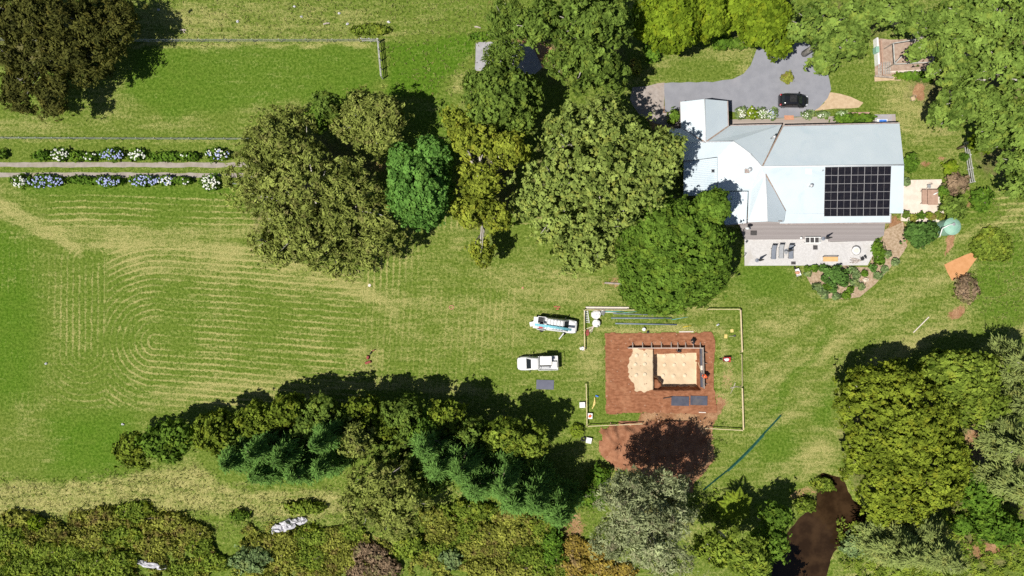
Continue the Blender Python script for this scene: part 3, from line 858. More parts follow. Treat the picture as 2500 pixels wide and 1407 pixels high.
def crown_points(lobes, kind, rng, base):
    k = KIND[kind]
    Cs, Ns, As, Ts, tips = [], [], [], [], []
    for (x, y, z, rx, ry, rz, *ld) in lobes:
        ld = ld[0] if ld else 1.0
        c0 = np.array([x, y, z]); Rv = np.array([rx, ry, rz])
        small = min(rx, ry, rz * 1.4)
        rc = min(k['rc'], 0.4 * small)
        br = min(k['br'], 0.5 * small)
        area = 2 * math.pi * ((rx * ry) + .5 * (rx * rz + ry * rz))
        NB = max(5, int(k['bo'] * area / (math.pi * br * br)))
        ph = rng.rand(6) * 6.3
        todo = []
        def shell():
            d = rng.normal(size=3); d /= np.linalg.norm(d)
            if d[2] < -0.4: d[2] *= -1
            th = math.atan2(d[1], d[0])
            irr = 1 + k['irr'] * (math.sin(3 * th + ph[0]) + math.sin(5 * th + ph[1]) * .8 + math.sin(9 * th + ph[2]) * .6 + math.sin(4 * d[2] * 3 + ph[3]) * .6) * .6
            return d, irr
        cen_b = []
        for i in range(NB):                                  # boughs stand apart so that shade falls between them
            best = None
            for q in range(4):
                d, irr = shell()
                pb = c0 + d * np.maximum(Rv - br * 1.05, .15) * (1 - k['jit'] * rng.rand() ** 1.6) * irr
                s = min([np.sum((pb - o_) ** 2) for o_ in cen_b[-40:]] or [9e9])
                if best is None or s > best[0]: best = (s, pb, d)
            _, pb, d = best
            cen_b.append(pb)
            outb = unit(d * np.array([1, 1, 1.1]) + np.array([0, 0, .35]))
            tb = rng.rand()
            bb = br * rng.uniform(.7, 1.2)
            for q in range(max(3, int(k['ov'] * 2.4 * (bb / rc) ** 2 / k['el'] ** .5))):
                e = rng.normal(size=3); e /= np.linalg.norm(e)
                if e @ outb < -.15: e -= 2 * (e @ outb) * outb
                pc = pb + e * bb * rng.uniform(.55, 1.0) * np.array([1, 1, .8])
                todo.append((pc, unit(e + outb * .5), tb, 1.0, q < 2))
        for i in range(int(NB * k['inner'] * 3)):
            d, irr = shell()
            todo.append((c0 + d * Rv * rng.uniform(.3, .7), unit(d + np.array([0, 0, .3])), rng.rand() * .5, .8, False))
        for i in range(int(NB * k['fringe'] * 4)):
            d, irr = shell()
            todo.append((c0 + d * Rv * irr * rng.uniform(.93, 1.10), unit(d + np.array([0, 0, .3])), rng.rand(), rng.uniform(.12, .4), False))
        for (p, out, tb, frac, tipped) in todo:
            p[2] = max(p[2], 0.4)
            r = rc * rng.uniform(.65, 1.25)
            if k['el'] > 1.4: ax = unit(p - np.array([base[0], base[1], base[2]])); ax = unit(ax + np.array([0, 0, .25]))
            else: ax = unit(out * .4 + rng.normal(size=3) * .6)
            m = int(k['dens'] * 4 * math.pi * r * r * .55 * k['el'] ** .5 / (2 * k['L'] * k['W'] * 2))
            m = int(m * frac * ld)
            m = max(6, min(m, 300))
            # leaves grow in small sprays with gaps between them
            nt_ = max(3, m // 9)
            u = unit(rng.normal(size=(nt_, 3)))
            fl = (u @ out) < -.2
            u[fl] -= 2 * (u[fl] @ out)[:, None] * out
            rr = .5 + .5 * rng.rand(nt_) ** .5
            off = u * rr[:, None] * r
            al = off @ ax
            off = off * k['sq'] ** .3 + ax * (al * (k['el'] - 1))[:, None]
            if k['el'] <= 1.4: off[:, 2] *= k['sq']
            tn = u * .6 + out * .75 + SUNV * .22 + rng.normal(size=(nt_, 3)) * .38
            tt_ = rng.rand(nt_)
            w9 = rng.randint(0, nt_, m)
            C = p + off[w9] + rng.normal(size=(m, 3)) * (k['L'] * .62)
            C[:, 2] = np.maximum(C[:, 2], .12)
            nrm = tn[w9] + rng.normal(size=(m, 3)) * k['ns'] * .8
            Cs.append(C); Ns.append(nrm)
            As.append(np.tile(ax, (m, 1)) + rng.normal(size=(m, 3)) * (.5 if k['W'] < .1 else 1.2))
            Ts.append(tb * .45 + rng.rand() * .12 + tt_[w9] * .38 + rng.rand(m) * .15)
            if tipped: tips.append(p + out * r * .35)
    return np.concatenate(Cs), np.concatenate(Ns), np.concatenate(As), np.concatenate(Ts), tips


def conifer_points(lobes, rng):
    """Feathery casuarina: side branches sweep out and up from a leader."""
    Cs, Ns, As, Ts, tips = [], [], [], [], []
    for (x, y, z, rx, ry, rz) in lobes:
        top = z + rz; bot = max(.6, z - rz)
        nb = int(70 + 10 * rx * ry ** .5)
        for i in range(nb):
            q = rng.rand() ** 1.4
            h = bot + (top - bot) * (.05 + .93 * q)
            ln = ((1 - q) ** .75 * .95 + .10) * rng.uniform(.75, 1.12)
            a = rng.rand() * 6.283
            d = np.array([math.cos(a) * rx, math.sin(a) * ry, 0]) * ln
            tip = np.array([x, y, h]) + d + np.array([0, 0, np.hypot(d[0], d[1]) * rng.uniform(.1, .5)])
            st = np.array([x, y, h])
            dv = tip - st; bl = np.linalg.norm(dv); dv /= bl + 1e-9
            m = int(26 + 34 * bl)
            f = .15 + .85 * rng.rand(m) ** .7
            sp = rng.normal(size=(m, 3)) * (.10 + .22 * bl * (f * (1.15 - f)) + .06)[:, None]
            sp[:, 2] *= .6
            Cs.append(st + dv * (f * bl)[:, None] + sp)
            Ns.append(SUNV * .5 + np.array([math.cos(a), math.sin(a), .7]) * .6 + rng.normal(size=(m, 3)) * .45)
            As.append(dv + sp * 1.6 + rng.normal(size=(m, 3)) * .25)
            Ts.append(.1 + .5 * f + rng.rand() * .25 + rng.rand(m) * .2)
            if bl > .8: tips.append(st + dv * bl * .8)
    return np.concatenate(Cs), np.concatenate(Ns), np.concatenate(As), np.concatenate(Ts), tips


NLEAF = [0]


def tree(name, label, lobes, kind, pal, bark='bark_brown', seed=0, trunk_r=None, base=None, dens=1.0, group=None, cat='tree', limbs=None, part='crown'):
    """lobes: crown ellipsoids as seen in the photograph (px, py, mid height m, rx px, ry px, rz m)."""
    rng = np.random.RandomState(seed + 100)
    W = []
    for (x, y, z, rx, ry, rz, *ld) in lobes:
        p = P(x, y, z); k = MPP * (CAM_H - z) / CAM_H
        W.append([p.x, p.y, z, rx * k, ry * k, rz, *ld])
    wts = np.array([l[3] * l[4] for l in W])
    if base is None:
        bx, by = (np.array([l[0] for l in W]) * wts).sum() / wts.sum(), (np.array([l[1] for l in W]) * wts).sum() / wts.sum()
    else:
        q = P(*base, 0); bx, by = q.x, q.y
    root = thing(name, label, cat, (bx, by, 0), group)
    L = [(l[0] - bx, l[1] - by, *l[2:]) for l in W]
    hmax = max(l[2] + l[5] for l in L)
    fork = (0, 0, max(.3, min(l[2] - l[5] * .55 for l in L)))
    if kind == 'conifer':
        C, N, A, T, tips = conifer_points(L, rng)
        lh, lw = .26, .055
        nl = 40
    else:
        C, N, A, T, tips = crown_points(L, kind, rng, fork)
        lh, lw = KIND[kind]['L'], KIND[kind]['W']
        nl = KIND[kind]['limbs']
    if limbs is not None: nl = limbs
    dens *= .70
    if dens < 1:
        keep = rng.rand(len(C)) < dens
        C, N, A, T = C[keep], N[keep], A[keep], T[keep]
    sz = rng.uniform(.8, 1.5, len(C))
    NLEAF[0] += len(C)
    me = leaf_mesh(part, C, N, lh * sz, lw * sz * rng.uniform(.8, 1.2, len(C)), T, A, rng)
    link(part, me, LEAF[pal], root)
    mb = MB()
    tr = trunk_r or max(.06, hmax * .022)
    o = Vector((bx, by, 0))
    mb.tube([o + Vector((0, 0, -.15)), o + Vector((.02 * hmax, .01 * hmax, fork[2] * .5)), o + Vector(fork)], [tr * 1.35, tr, tr * .8], 7)
    cen = [Vector((l[0], l[1], l[2])) for l in L]
    if kind == 'conifer':
        for c, l in zip(cen, L): mb.tube([o + c - Vector((0, 0, l[5] * .5)), o + c + Vector((0, 0, l[5] * .97))], [tr * .5, tr * .1], 5)
    for c in cen:
        f = Vector(fork); mid = f.lerp(c, .5) + Vector((rng.uniform(-.4, .4), rng.uniform(-.4, .4), .1))
        mb.tube([o + f, o + mid, o + c, o + c + Vector((rng.uniform(-.3, .3), rng.uniform(-.3, .3), .6))], [tr * .8, tr * .6, tr * .35, tr * .1], 5)
    if tips and nl:
        idx = rng.permutation(len(tips))[:nl]
        for i in idx:
            tp = Vector(tips[i])
            c = min(cen, key=lambda q: (q - tp).length)
            s = Vector(fork).lerp(c, rng.uniform(.3, .95))
            if kind == 'conifer': s = Vector((c.x, c.y, max(.5, tp.z - .5)))
            mid = s.lerp(tp, .55) + Vector((rng.uniform(-.3, .3), rng.uniform(-.3, .3), rng.uniform(-.1, .35)))
            mb.tube([o + s, o + mid, o + mid.lerp(tp, .6) + Vector((rng.uniform(-.15, .15), rng.uniform(-.15, .15), .1)), o + tp], [tr * .34, max(.05, tr * .2), max(.035, tr * .11), .02], 4)
    mb.build('trunk' if part == 'crown' else 'stem', M[bark], root, True)
    return root


# --- single trees, each where the photograph shows it
tree('pine_tree', 'dark ragged pine filling the top left corner of the picture', [(80, 30, 7, 150, 85, 2.8), (120, 130, 6, 140, 70, 2.2), (50, 215, 5, 50, 75, 1.6), (125, 230, 5, 45, 65, 1.6), (250, 60, 5.5, 90, 75, 1.8), (215, 150, 4.5, 70, 60, 1.4, .6), (290, 30, 4.5, 50, 50, 1.4, .5), (270, 110, 4.0, 50, 40, 1.2, .5)], 'gum', 'dim', 'bark_grey', 1, .35)
tree('gum_tree', 'large olive brown gum tree overhanging the end of the wheel tracks', [(690, 365, 7.5, 105, 95, 2.8), (760, 465, 9.0, 150, 115, 3.4), (725, 560, 7.5, 115, 95, 3.0), (870, 510, 8.0, 110, 95, 3.0), (905, 595, 5.8, 90, 58, 2.4), (620, 425, 6.0, 74, 64, 2.2, .5), (800, 625, 5.4, 100, 56, 2.0, .4), (670, 590, 5, 70, 60, 1.8, .4), (690, 290, 5.5, 60, 34, 1.8, .5), (840, 655, 4.5, 50, 30, 1.4, .35), (600, 470, 5, 50, 50, 1.6, .35)], 'gum', 'gum', 'bark_pale', 2, .5)
tree('gum_tree', 'olive gum with pale limbs above the bright green round tree', [(900, 275, 7, 85, 58, 2.6), (930, 335, 6.5, 65, 45, 2.4), (855, 300, 5.5, 50, 50, 2.2), (955, 280, 6, 40, 40, 2.0)], 'gum', 'gum', 'bark_pale', 3, .35)
tree('broadleaf_tree', 'small mid green tree tucked against the gum by the paddock', [(800, 265, 5.5, 38, 42, 2.6)], 'leafy', 'deep', 'bark_brown', 4)
tree('broadleaf_tree', 'slim dark green tree at the left foot of the small paddock tree', [(780, 292, 5.0, 22, 34, 2.6)], 'leafy', 'fig', 'bark_brown', 5)
tree('camphor_tree', 'bright emerald green oval tree between the two loose crowns', [(1025, 470, 8.0, 80, 92, 4.6), (1060, 385, 6.5, 48, 52, 3.6), (985, 400, 6.0, 35, 45, 3.0)], 'dome', 'camphor', 'bark_brown', 6, .35)
tree('silky_oak', 'loose yellow green tree with bare white boughs beside the emerald tree', [(1115, 300, 8, 38, 42, 2.6), (1165, 350, 9, 60, 48, 2.8), (1235, 370, 8.5, 55, 48, 2.6), (1170, 440, 9, 62, 55, 2.8), (1150, 510, 7.5, 50, 50, 2.4), (1200, 530, 6.5, 45, 50, 2.2), (1175, 620, 5.0, 32, 36, 2.0)], 'forest', 'yellow', 'bark_pale', 7, .35)
tree('broadleaf_tree', 'dense deep green tree below the old concrete pad', [(1220, 240, 7.0, 94, 92, 4.4), (1265, 270, 6.0, 55, 65, 3.5)], 'leafy', 'deep', 'bark_brown', 8, .4)
tree('plane_tree', 'huge spreading plane tree with pale upswept branches left of the house', [(1450, 430, 10.5, 165, 150, 5.0), (1350, 500, 8.0, 90, 100, 4.0), (1430, 590, 6.5, 100, 75, 3.6), (1560, 415, 10.0, 90, 110, 4.0), (1430, 320, 9.0, 100, 75, 4.0), (1615, 380, 10.0, 54, 62, 3.0)], 'spire', 'plane', 'bark_pale', 9, .5)
tree('fig_tree', 'dense round dark green fig like a cauliflower at the house corner', [(1640, 620, 8.0, 138, 142, 4.8), (1600, 690, 5.6, 86, 84, 3.8), (1690, 660, 6.6, 90, 92, 4.0), (1735, 508, 8.6, 46, 44, 3.2)], 'dome', 'fig', 'bark_brown', 10, .5)
tree('gum_tree', 'big grey green gum towering over the concrete pad at the top edge', [(1420, 50, 13, 115, 75, 4.2), (1320, 60, 11, 75, 65, 3.4), (1500, 50, 11, 60, 60, 3.2), (1440, 155, 11, 85, 70, 3.6), (1490, 190, 8.5, 45, 45, 2.6), (1370, 150, 8.0, 45, 42, 2.6)], 'forest', 'deep', 'bark_pale', 11, .5)
tree('gum_tree', 'thin airy gum spilling over the top paddock left of the big gum', [(1245, 55, 8.5, 55, 60, 2.6), (1230, 130, 7.0, 50, 25, 1.4)], 'wispy', 'deep', 'bark_grey', 12, dens=.6)
tree('lime_tree', 'lime green dense tree nearest the yellow lidded bin', [(1640, 60, 7.5, 72, 70, 4.0), (1590, 40, 6.5, 45, 60, 3.0)], 'dome', 'lime', 'bark_brown', 13)
tree('lime_tree', 'lime green dense tree second along from the bin', [(1722, 40, 6.5, 48, 62, 3.8)], 'dome', 'lime', 'bark_brown', 14)
tree('lime_tree', 'small lime green tree third along from the bin', [(1788, 28, 5.5, 40, 50, 3.0)], 'dome', 'lime', 'bark_brown', 15)
tree('lime_tree', 'lime green dense tree hanging over the top of the driveway', [(1862, 45, 7.5, 62, 70, 4.0), (1900, 95, 5.0, 34, 46, 2.6)], 'dome', 'lime', 'bark_brown', 16)
tree('gum_tree', 'mid green gum over the right side of the driveway turning bay', [(1995, 55, 9, 80, 62, 3.6), (2060, 100, 8, 60, 52, 3.0), (2010, 150, 5.5, 36, 34, 1.8), (2090, 40, 9, 60, 50, 3)], 'forest', 'forest', 'bark_grey', 17, .35)
tree('gum_tree', 'thin gum with bare pale limbs above the vegetable garden', [(2170, 30, 10, 55, 45, 2.8), (2235, 55, 9, 55, 40, 2.6), (2245, 125, 7, 30, 26, 1.8)], 'forest', 'forest', 'bark_pale', 18, .22, dens=.75, base=(2180, 62))
tree('gum_tree', 'bright green gum at the top right corner of the picture', [(2440, 40, 11, 100, 75, 4.2), (2330, 45, 10, 65, 55, 3.2)], 'forest', 'forest', 'bark_pale', 19, .4)
tree('gum_tree', 'broad green gum right of the vegetable garden', [(2350, 130, 10, 75, 65, 3.4), (2315, 178, 8, 46, 36, 2.6), (2308, 110, 8.5, 36, 38, 2.4)], 'forest', 'forest', 'bark_pale', 20, .3, base=(2320, 150))
tree('gum_tree', 'tall green gum against the right edge beside the vegetable garden', [(2450, 170, 11, 80, 75, 3.8)], 'forest', 'forest', 'bark_pale', 21, .4)
tree('gum_tree', 'spreading gum shading the bare earth beyond the house corner', [(2350, 250, 9, 85, 55, 3.2), (2310, 290, 7, 52, 32, 2.2), (2420, 260, 9, 60, 55, 3.0)], 'forest', 'forest', 'bark_pale', 22, .3, base=(2340, 275))
tree('gum_tree', 'gum on the right edge above the rail fence', [(2470, 300, 10, 62, 70, 3.4), (2420, 330, 7.5, 50, 45, 2.6)], 'forest', 'forest', 'bark_pale', 23, .3, base=(2440, 325))
tree('broadleaf_tree', 'small bushy green tree beside the top of the rail fence', [(2395, 345, 4.5, 34, 30, 2.4)], 'leafy', 'lime', 'bark_brown', 24)
tree('gum_tree', 'lowest gum on the right edge below the rail fence', [(2485, 400, 8.5, 50, 60, 3.0), (2480, 455, 6.0, 36, 34, 2.2)], 'forest', 'forest', 'bark_pale', 25, .22, base=(2470, 425))

# --- windbreak along the creek
tree('wattle_tree', 'dark green bushy tree at the left end of the windbreak', [(335, 1100, 3.6, 48, 46, 2.8)], 'leafy', 'olive', 'bark_brown', 30)
tree('wattle_tree', 'dark green tree second from the left end of the windbreak', [(405, 1080, 4.6, 55, 48, 3.2), (440, 1060, 4.6, 36, 36, 2.8)], 'leafy', 'fig', 'bark_brown', 31)
tree('wattle_tree', 'yellow green wattle third from the left end of the windbreak', [(530, 1055, 4.8, 58, 60, 3.2)], 'tuft', 'olive', 'bark_brown', 32)
tree('wattle_tree', 'dark olive wattle behind the left clump of casuarinas', [(625, 1025, 5.4, 48, 42, 3.2)], 'tuft', 'olive', 'bark_brown', 33)
tree('wattle_tree', 'olive wattle behind the middle of the left casuarina clump', [(700, 1005, 5.4, 52, 44, 3.2)], 'tuft', 'olive', 'bark_brown', 34)
tree('wattle_tree', 'green wattle behind the right end of the left casuarina clump', [(790, 1000, 5.4, 50, 42, 3.2)], 'tuft', 'deep', 'bark_brown', 35)
for i, (x, y, r_, z, lab) in enumerate([(575, 1060, 36, 4.2, 'dark infill wattle left of the left casuarina clump'), (665, 1045, 36, 4.6, 'dark infill wattle above the left casuarina clump'), (745, 1040, 40, 5.0, 'dark infill wattle over the middle of the left casuarina clump'), (845, 1030, 38, 5.0, 'dark infill wattle left of the small olive gum'), (935, 1045, 40, 5.0, 'dark infill wattle right of the small olive gum'), (1000, 1060, 40, 4.8, 'dark infill wattle below the centre back wattle'), (1145, 1050, 40, 5.2, 'dark infill wattle above the third slanting casuarina'), (950, 1100, 48, 4.6, 'dark infill wattle above the grey green gum'), (1015, 1130, 50, 4.4, 'dark infill wattle between gum and slanting casuarinas'), (1060, 1175, 40, 3.6, 'lowest dark infill wattle left of the slanting casuarinas')]):
    tree('wattle_tree', lab, [(x, y, z, r_, r_ * .9, z * .62)], 'tuft', 'olive' if i in (1, 4) else 'deep', 'bark_brown', 110 + i)
for i, (x, y, r_, z, lab) in enumerate([(590, 1110, 50, 4.0, 'blue green casuarina at the left end of the left clump'), (650, 1085, 46, 4.6, 'blue green casuarina second from left in the left clump'), (655, 1140, 52, 3.6, 'blue green casuarina lowest in the left clump'), (710, 1100, 50, 4.6, 'blue green casuarina fourth from left in the left clump'), (740, 1140, 46, 3.6, 'blue green casuarina low on the right of the left clump'), (805, 1060, 44, 5.0, 'blue green casuarina at the upper right of the left clump'), (800, 1125, 42, 3.8, 'blue green casuarina at the right end of the left clump')]):
    tree('casuarina_tree', lab, [(x, y, z * 1.5, r_ * 1.12, r_ * 1.12, z * 1.4)], 'conifer', 'casuarina', 'bark_brown', 40 + i, .12, group='casuarinas of the windbreak')
tree('wattle_tree', 'dark olive wattle left of centre at the back of the windbreak', [(890, 1000, 5.4, 46, 40, 3.2)], 'tuft', 'olive', 'bark_brown', 50)
tree('wattle_tree', 'green wattle at the centre back of the windbreak', [(985, 1005, 5.4, 55, 40, 3.2)], 'tuft', 'deep', 'bark_brown', 51)
tree('wattle_tree', 'bright edged wattle right of centre at the back of the windbreak', [(1095, 1015, 5.4, 48, 40, 3.2)], 'tuft', 'olive', 'bark_brown', 52)
tree('wattle_tree', 'small dark wattle squeezed between the centre wattle and the casuarinas', [(1040, 1050, 6.0, 40, 34, 3.4)], 'tuft', 'fig', 'bark_brown', 53)
tree('wattle_tree', 'bright yellow green wattle standing above the right casuarina row', [(1235, 1060, 6.2, 52, 48, 3.2), (1295, 1075, 5.8, 50, 44, 3.0)], 'tuft', 'weedy', 'bark_brown', 54)
tree('gum_tree', 'grey green gum with pale limbs in front of the windbreak', [(930, 1170, 9.0, 80, 65, 3.4), (985, 1225, 8.0, 75, 55, 3.0), (890, 1230, 7.0, 55, 55, 2.6), (975, 1280, 6.0, 52, 35, 2.2)], 'gum', 'gum', 'bark_grey', 55, .3)
tree('gum_tree', 'small olive gum rising beside the left casuarina clump', [(875, 1075, 8.0, 40, 42, 2.8)], 'gum', 'gum', 'bark_grey', 56, .2)
for i, (x, y, r_, z, lab) in enumerate([(1050, 1075, 52, 5.0, 'topmost blue green casuarina of the slanting right row'), (1075, 1125, 50, 4.2, 'second blue green casuarina down the slanting right row'), (1130, 1125, 54, 5.0, 'third blue green casuarina down the slanting right row'), (1165, 1170, 54, 4.2, 'fourth blue green casuarina down the slanting right row'), (1225, 1165, 54, 5.0, 'fifth blue green casuarina down the slanting right row'), (1255, 1205, 54, 4.0, 'sixth blue green casuarina down the slanting right row'), (1305, 1205, 54, 4.6, 'seventh blue green casuarina down the slanting right row'), (1360, 1235, 52, 3.8, 'lowest blue green casuarina of the slanting right row')]):
    tree('casuarina_tree', lab, [(x, y, z * 1.5, r_ * 1.12, r_ * 1.12, z * 1.4)], 'conifer', 'casuarina', 'bark_brown', 60 + i, .12, group='casuarinas of the windbreak')
tree('olive_tree', 'silvery grey green tree casting its shadow on the red soil', [(1575, 1265, 12.0, 105, 105, 4.6), (1610, 1350, 9.5, 80, 55, 3.4), (1535, 1200, 9.5, 65, 55, 3.2), (1625, 1190, 10.5, 58, 52, 3.0), (1500, 1310, 9.0, 55, 60, 3.0)], 'wispy', 'grey', 'bark_grey', 70, .3, dens=.42)
tree('broadleaf_tree', 'yellow green tree with bare pale limbs at the bottom left of the pond', [(1800, 1340, 8.0, 78, 55, 3.0), (1735, 1335, 6.5, 46, 40, 2.4), (1835, 1375, 7.5, 50, 40, 2.6)], 'forest', 'weedy', 'bark_pale', 71, .2)
tree('oak_tree', 'large olive gold spreading tree overhanging the pond', [(2180, 1030, 6.8, 145, 140, 3.2), (2220, 1150, 7.0, 150, 115, 3.2), (2150, 940, 5.6, 95, 65, 2.8), (2190, 1225, 5.6, 105, 60, 2.6), (2320, 1130, 4.8, 50, 85, 2.4)], 'tuft', 'oak', 'bark_pale', 72, .5, limbs=50)
tree('broadleaf_tree', 'bright yellow green tree above the big olive gold tree', [(2350, 920, 6.0, 95, 72, 3.0), (2390, 990, 5.4, 62, 60, 2.6), (2290, 900, 5.0, 50, 45, 2.4)], 'leafy', 'weedy', 'bark_pale', 73, .35, limbs=30)
for i, (x, y, rx, ry, z, lab) in enumerate([(2480, 890, 48, 60, 6.0, 'topmost grey green sheoak on the right edge'), (2475, 980, 46, 55, 6.0, 'second grey green sheoak down the right edge'), (2480, 1080, 52, 58, 9.0, 'third grey green sheoak down the right edge'), (2485, 1180, 56, 60, 8.5, 'lowest grey green sheoak on the right edge'), (2190, 1335, 74, 58, 7.5, 'grey green sheoak nearest the pond at the bottom'), (2290, 1350, 76, 58, 8.0, 'grey green sheoak right of the one nearest the pond'), (2240, 1290, 54, 48, 5.5, 'smaller grey green sheoak under the olive gold tree')]):
    tree('sheoak_tree', lab, [(x, y, z, rx, ry, z * .55)], 'conifer', 'sheoak', 'bark_grey', 80 + i, .2, group='sheoaks by the pond')
tree('broadleaf_tree', 'leafy green tree right of the olive gold tree near bare earth', [(2390, 1200, 4.0, 55, 60, 2.8)], 'leafy', 'green', 'bark_brown', 90)
tree('broadleaf_tree', 'low dark green tree in the bottom right corner', [(2440, 1290, 3.6, 60, 40, 2.4)], 'leafy', 'green', 'bark_brown', 91)
tree('broadleaf_tree', 'dark green tree in the shadow left of the pond', [(1892, 1262, 4.5, 38, 36, 2.6), (1880, 1320, 5.5, 44, 44, 3.0)], 'leafy', 'fig', 'bark_brown', 92)
tree('broadleaf_tree', 'dark tree at the bottom edge shading the lower end of the pond', [(1880, 1480, 7, 70, 60, 3.0)], 'leafy', 'deep', 'bark_brown', 93)
print('tree leaves', NLEAF[0])


# ------------------------------------------------------------------ shrubs
def shrub(name, label, x, y, rx, ry, h, pal, kind='tuft', seed=0, group=None, cat='shrub', dens=1.0, limbs=6):
    return tree(name, label, [(x, y, h * .48, rx, ry, h * .52)], kind, pal, 'bark_brown', seed, .05, dens=dens, group=group, cat=cat, limbs=limbs, part='foliage')


SH_LIST = [
    ('round yellow green shrub alone in the rough grass at lower left', 90, 1275, 20, 17, 1.4, 'lime'),
    ('dark spiky shrub alone in the dry grass above the pale rocks', 585, 1258, 26, 12, .9, 'fig'),
    ('bright green broadleaf shrub above the pale rock outcrop', 745, 1240, 55, 16, 1.2, 'weedy'),
    ('grey green shrub below the dry gully at the bottom', 610, 1365, 50, 34, 1.8, 'sage'),
    ('green weedy shrub at the top of the right thicket', 1140, 1245, 60, 22, 1.4, 'weedy'),
    ('green shrub along the right side of the golden thicket', 1350, 1330, 26, 50, 1.6, 'green'),
    ('pale leafy shrub on the dark hollow in the right thicket', 1100, 1365, 30, 24, 1.8, 'sage'),
    ('bright green shrub below the small gum at the bottom', 1005, 1330, 34, 30, 1.6, 'weedy'),
    ('dark green shrub between the right casuarinas and the silvery tree', 1460, 1165, 26, 30, 2.2, 'green'),
    ('bright green grassy shrub left of the silvery tree', 1445, 1215, 36, 22, .9, 'green'),
    ('yellow green shrub on the left bank of the pond', 1965, 1235, 24, 18, 1.4, 'weedy'),
    ('grassy overhanging shrub on the top bank of the pond', 2010, 1185, 26, 16, 1.0, 'weedy'),
    ('pale bushy shrub on the right bank of the pond', 2085, 1330, 34, 26, 1.6, 'sage'),
    ('dark green shrub on the bank right of the pale one', 2110, 1318, 22, 22, 1.6, 'green'),
    ('green shrub under the right end of the olive gold tree', 2350, 1280, 34, 26, 1.6, 'green'),
    ('small olive bush in the middle of the driveway', 1922, 190, 14, 13, .9, 'bramble'),
    ('dark green hedge along the boardwalk', 2085, 291, 50, 11, 1.3, 'green'),
    ('dark shrub beside the left wall of the gabled wing', 1645, 285, 13, 18, 1.3, 'fig'),
    ('climbing green shrub on the end wall of the house', 2222, 398, 14, 24, 1.8, 'green'),
    ('round bright green shrub on the lawn beyond the terrace', 2320, 410, 18, 16, 1.4, 'lime'),
    ('small green shrub beside the rail fence', 2357, 384, 10, 8, .8, 'green'),
    ('twiggy brown and grey shrub beside the terrace', 2335, 450, 28, 26, 1.7, 'dead'),
    ('sage green shrub at the right edge of the terrace', 2328, 505, 30, 36, 2.6, 'deep'),
    ('round pale green shrub by the terrace table', 2302, 470, 12, 14, 1.4, 'green'),
    ('big dense blue green shrub below the terrace', 2245, 570, 44, 34, 2.0, 'casuarina'),
    ('weedy green bush on the slope right of the water tank', 2395, 490, 26, 34, 1.2, 'green'),
    ('yellow green grassy bush on the bank below the water tank', 2420, 600, 50, 40, .6, 'weedy'),
    ('grey green mound shrub in the curved garden bed', 2040, 676, 36, 24, 1.5, 'casuarina'),
    ('low dark hedge along the slanting patio edge', 2143, 615, 14, 26, .9, 'green'),
    ('dry brown brush heap below the orange soil patch', 2360, 705, 30, 34, .9, 'dead'),
    ('light green plant by the top of the vegetable garden', 2287, 100, 12, 12, 1.6, 'lime'),
    ('green vegetable row along the lower edge of the garden plot', 2225, 186, 40, 9, .7, 'green'),
    ('round green bush at the corner of the vegetable garden', 2265, 189, 14, 12, 1.0, 'green'),
    ('dark shrub under the lime trees beside the driveway', 1760, 105, 24, 16, 1.4, 'green'),
    ('low shrub under the second lime tree', 1800, 108, 26, 12, 1.1, 'fig'),
    ('dark green shrub beside the gum shadow at the lawn edge', 1590, 130, 20, 18, 1.8, 'green'),
    ('tan green shrub on the lawn below the big grey green gum', 1552, 165, 13, 17, 1.4, 'bramble'),
    ('dark green bush at the left end of the lane hedge', 2, 378, 14, 10, 1.0, 'fig'),
    ('grass tussock clump on the upper paddock fence line', 1180, 88, 34, 8, .7, 'green'),
    ('tall weedy tussocks by the old rail fence corner', 905, 72, 50, 12, .7, 'weedy'),
    ('dark green spiky plant beside the lower left string line', 1408, 1052, 14, 16, .9, 'fern'),
]
for i, (lab, x, y, rx, ry, h, pal) in enumerate(SH_LIST):
    shrub('shrub', lab, x, y, rx, ry, h, pal, 'tuft', 200 + i, limbs=10 if pal == 'dead' else 5)

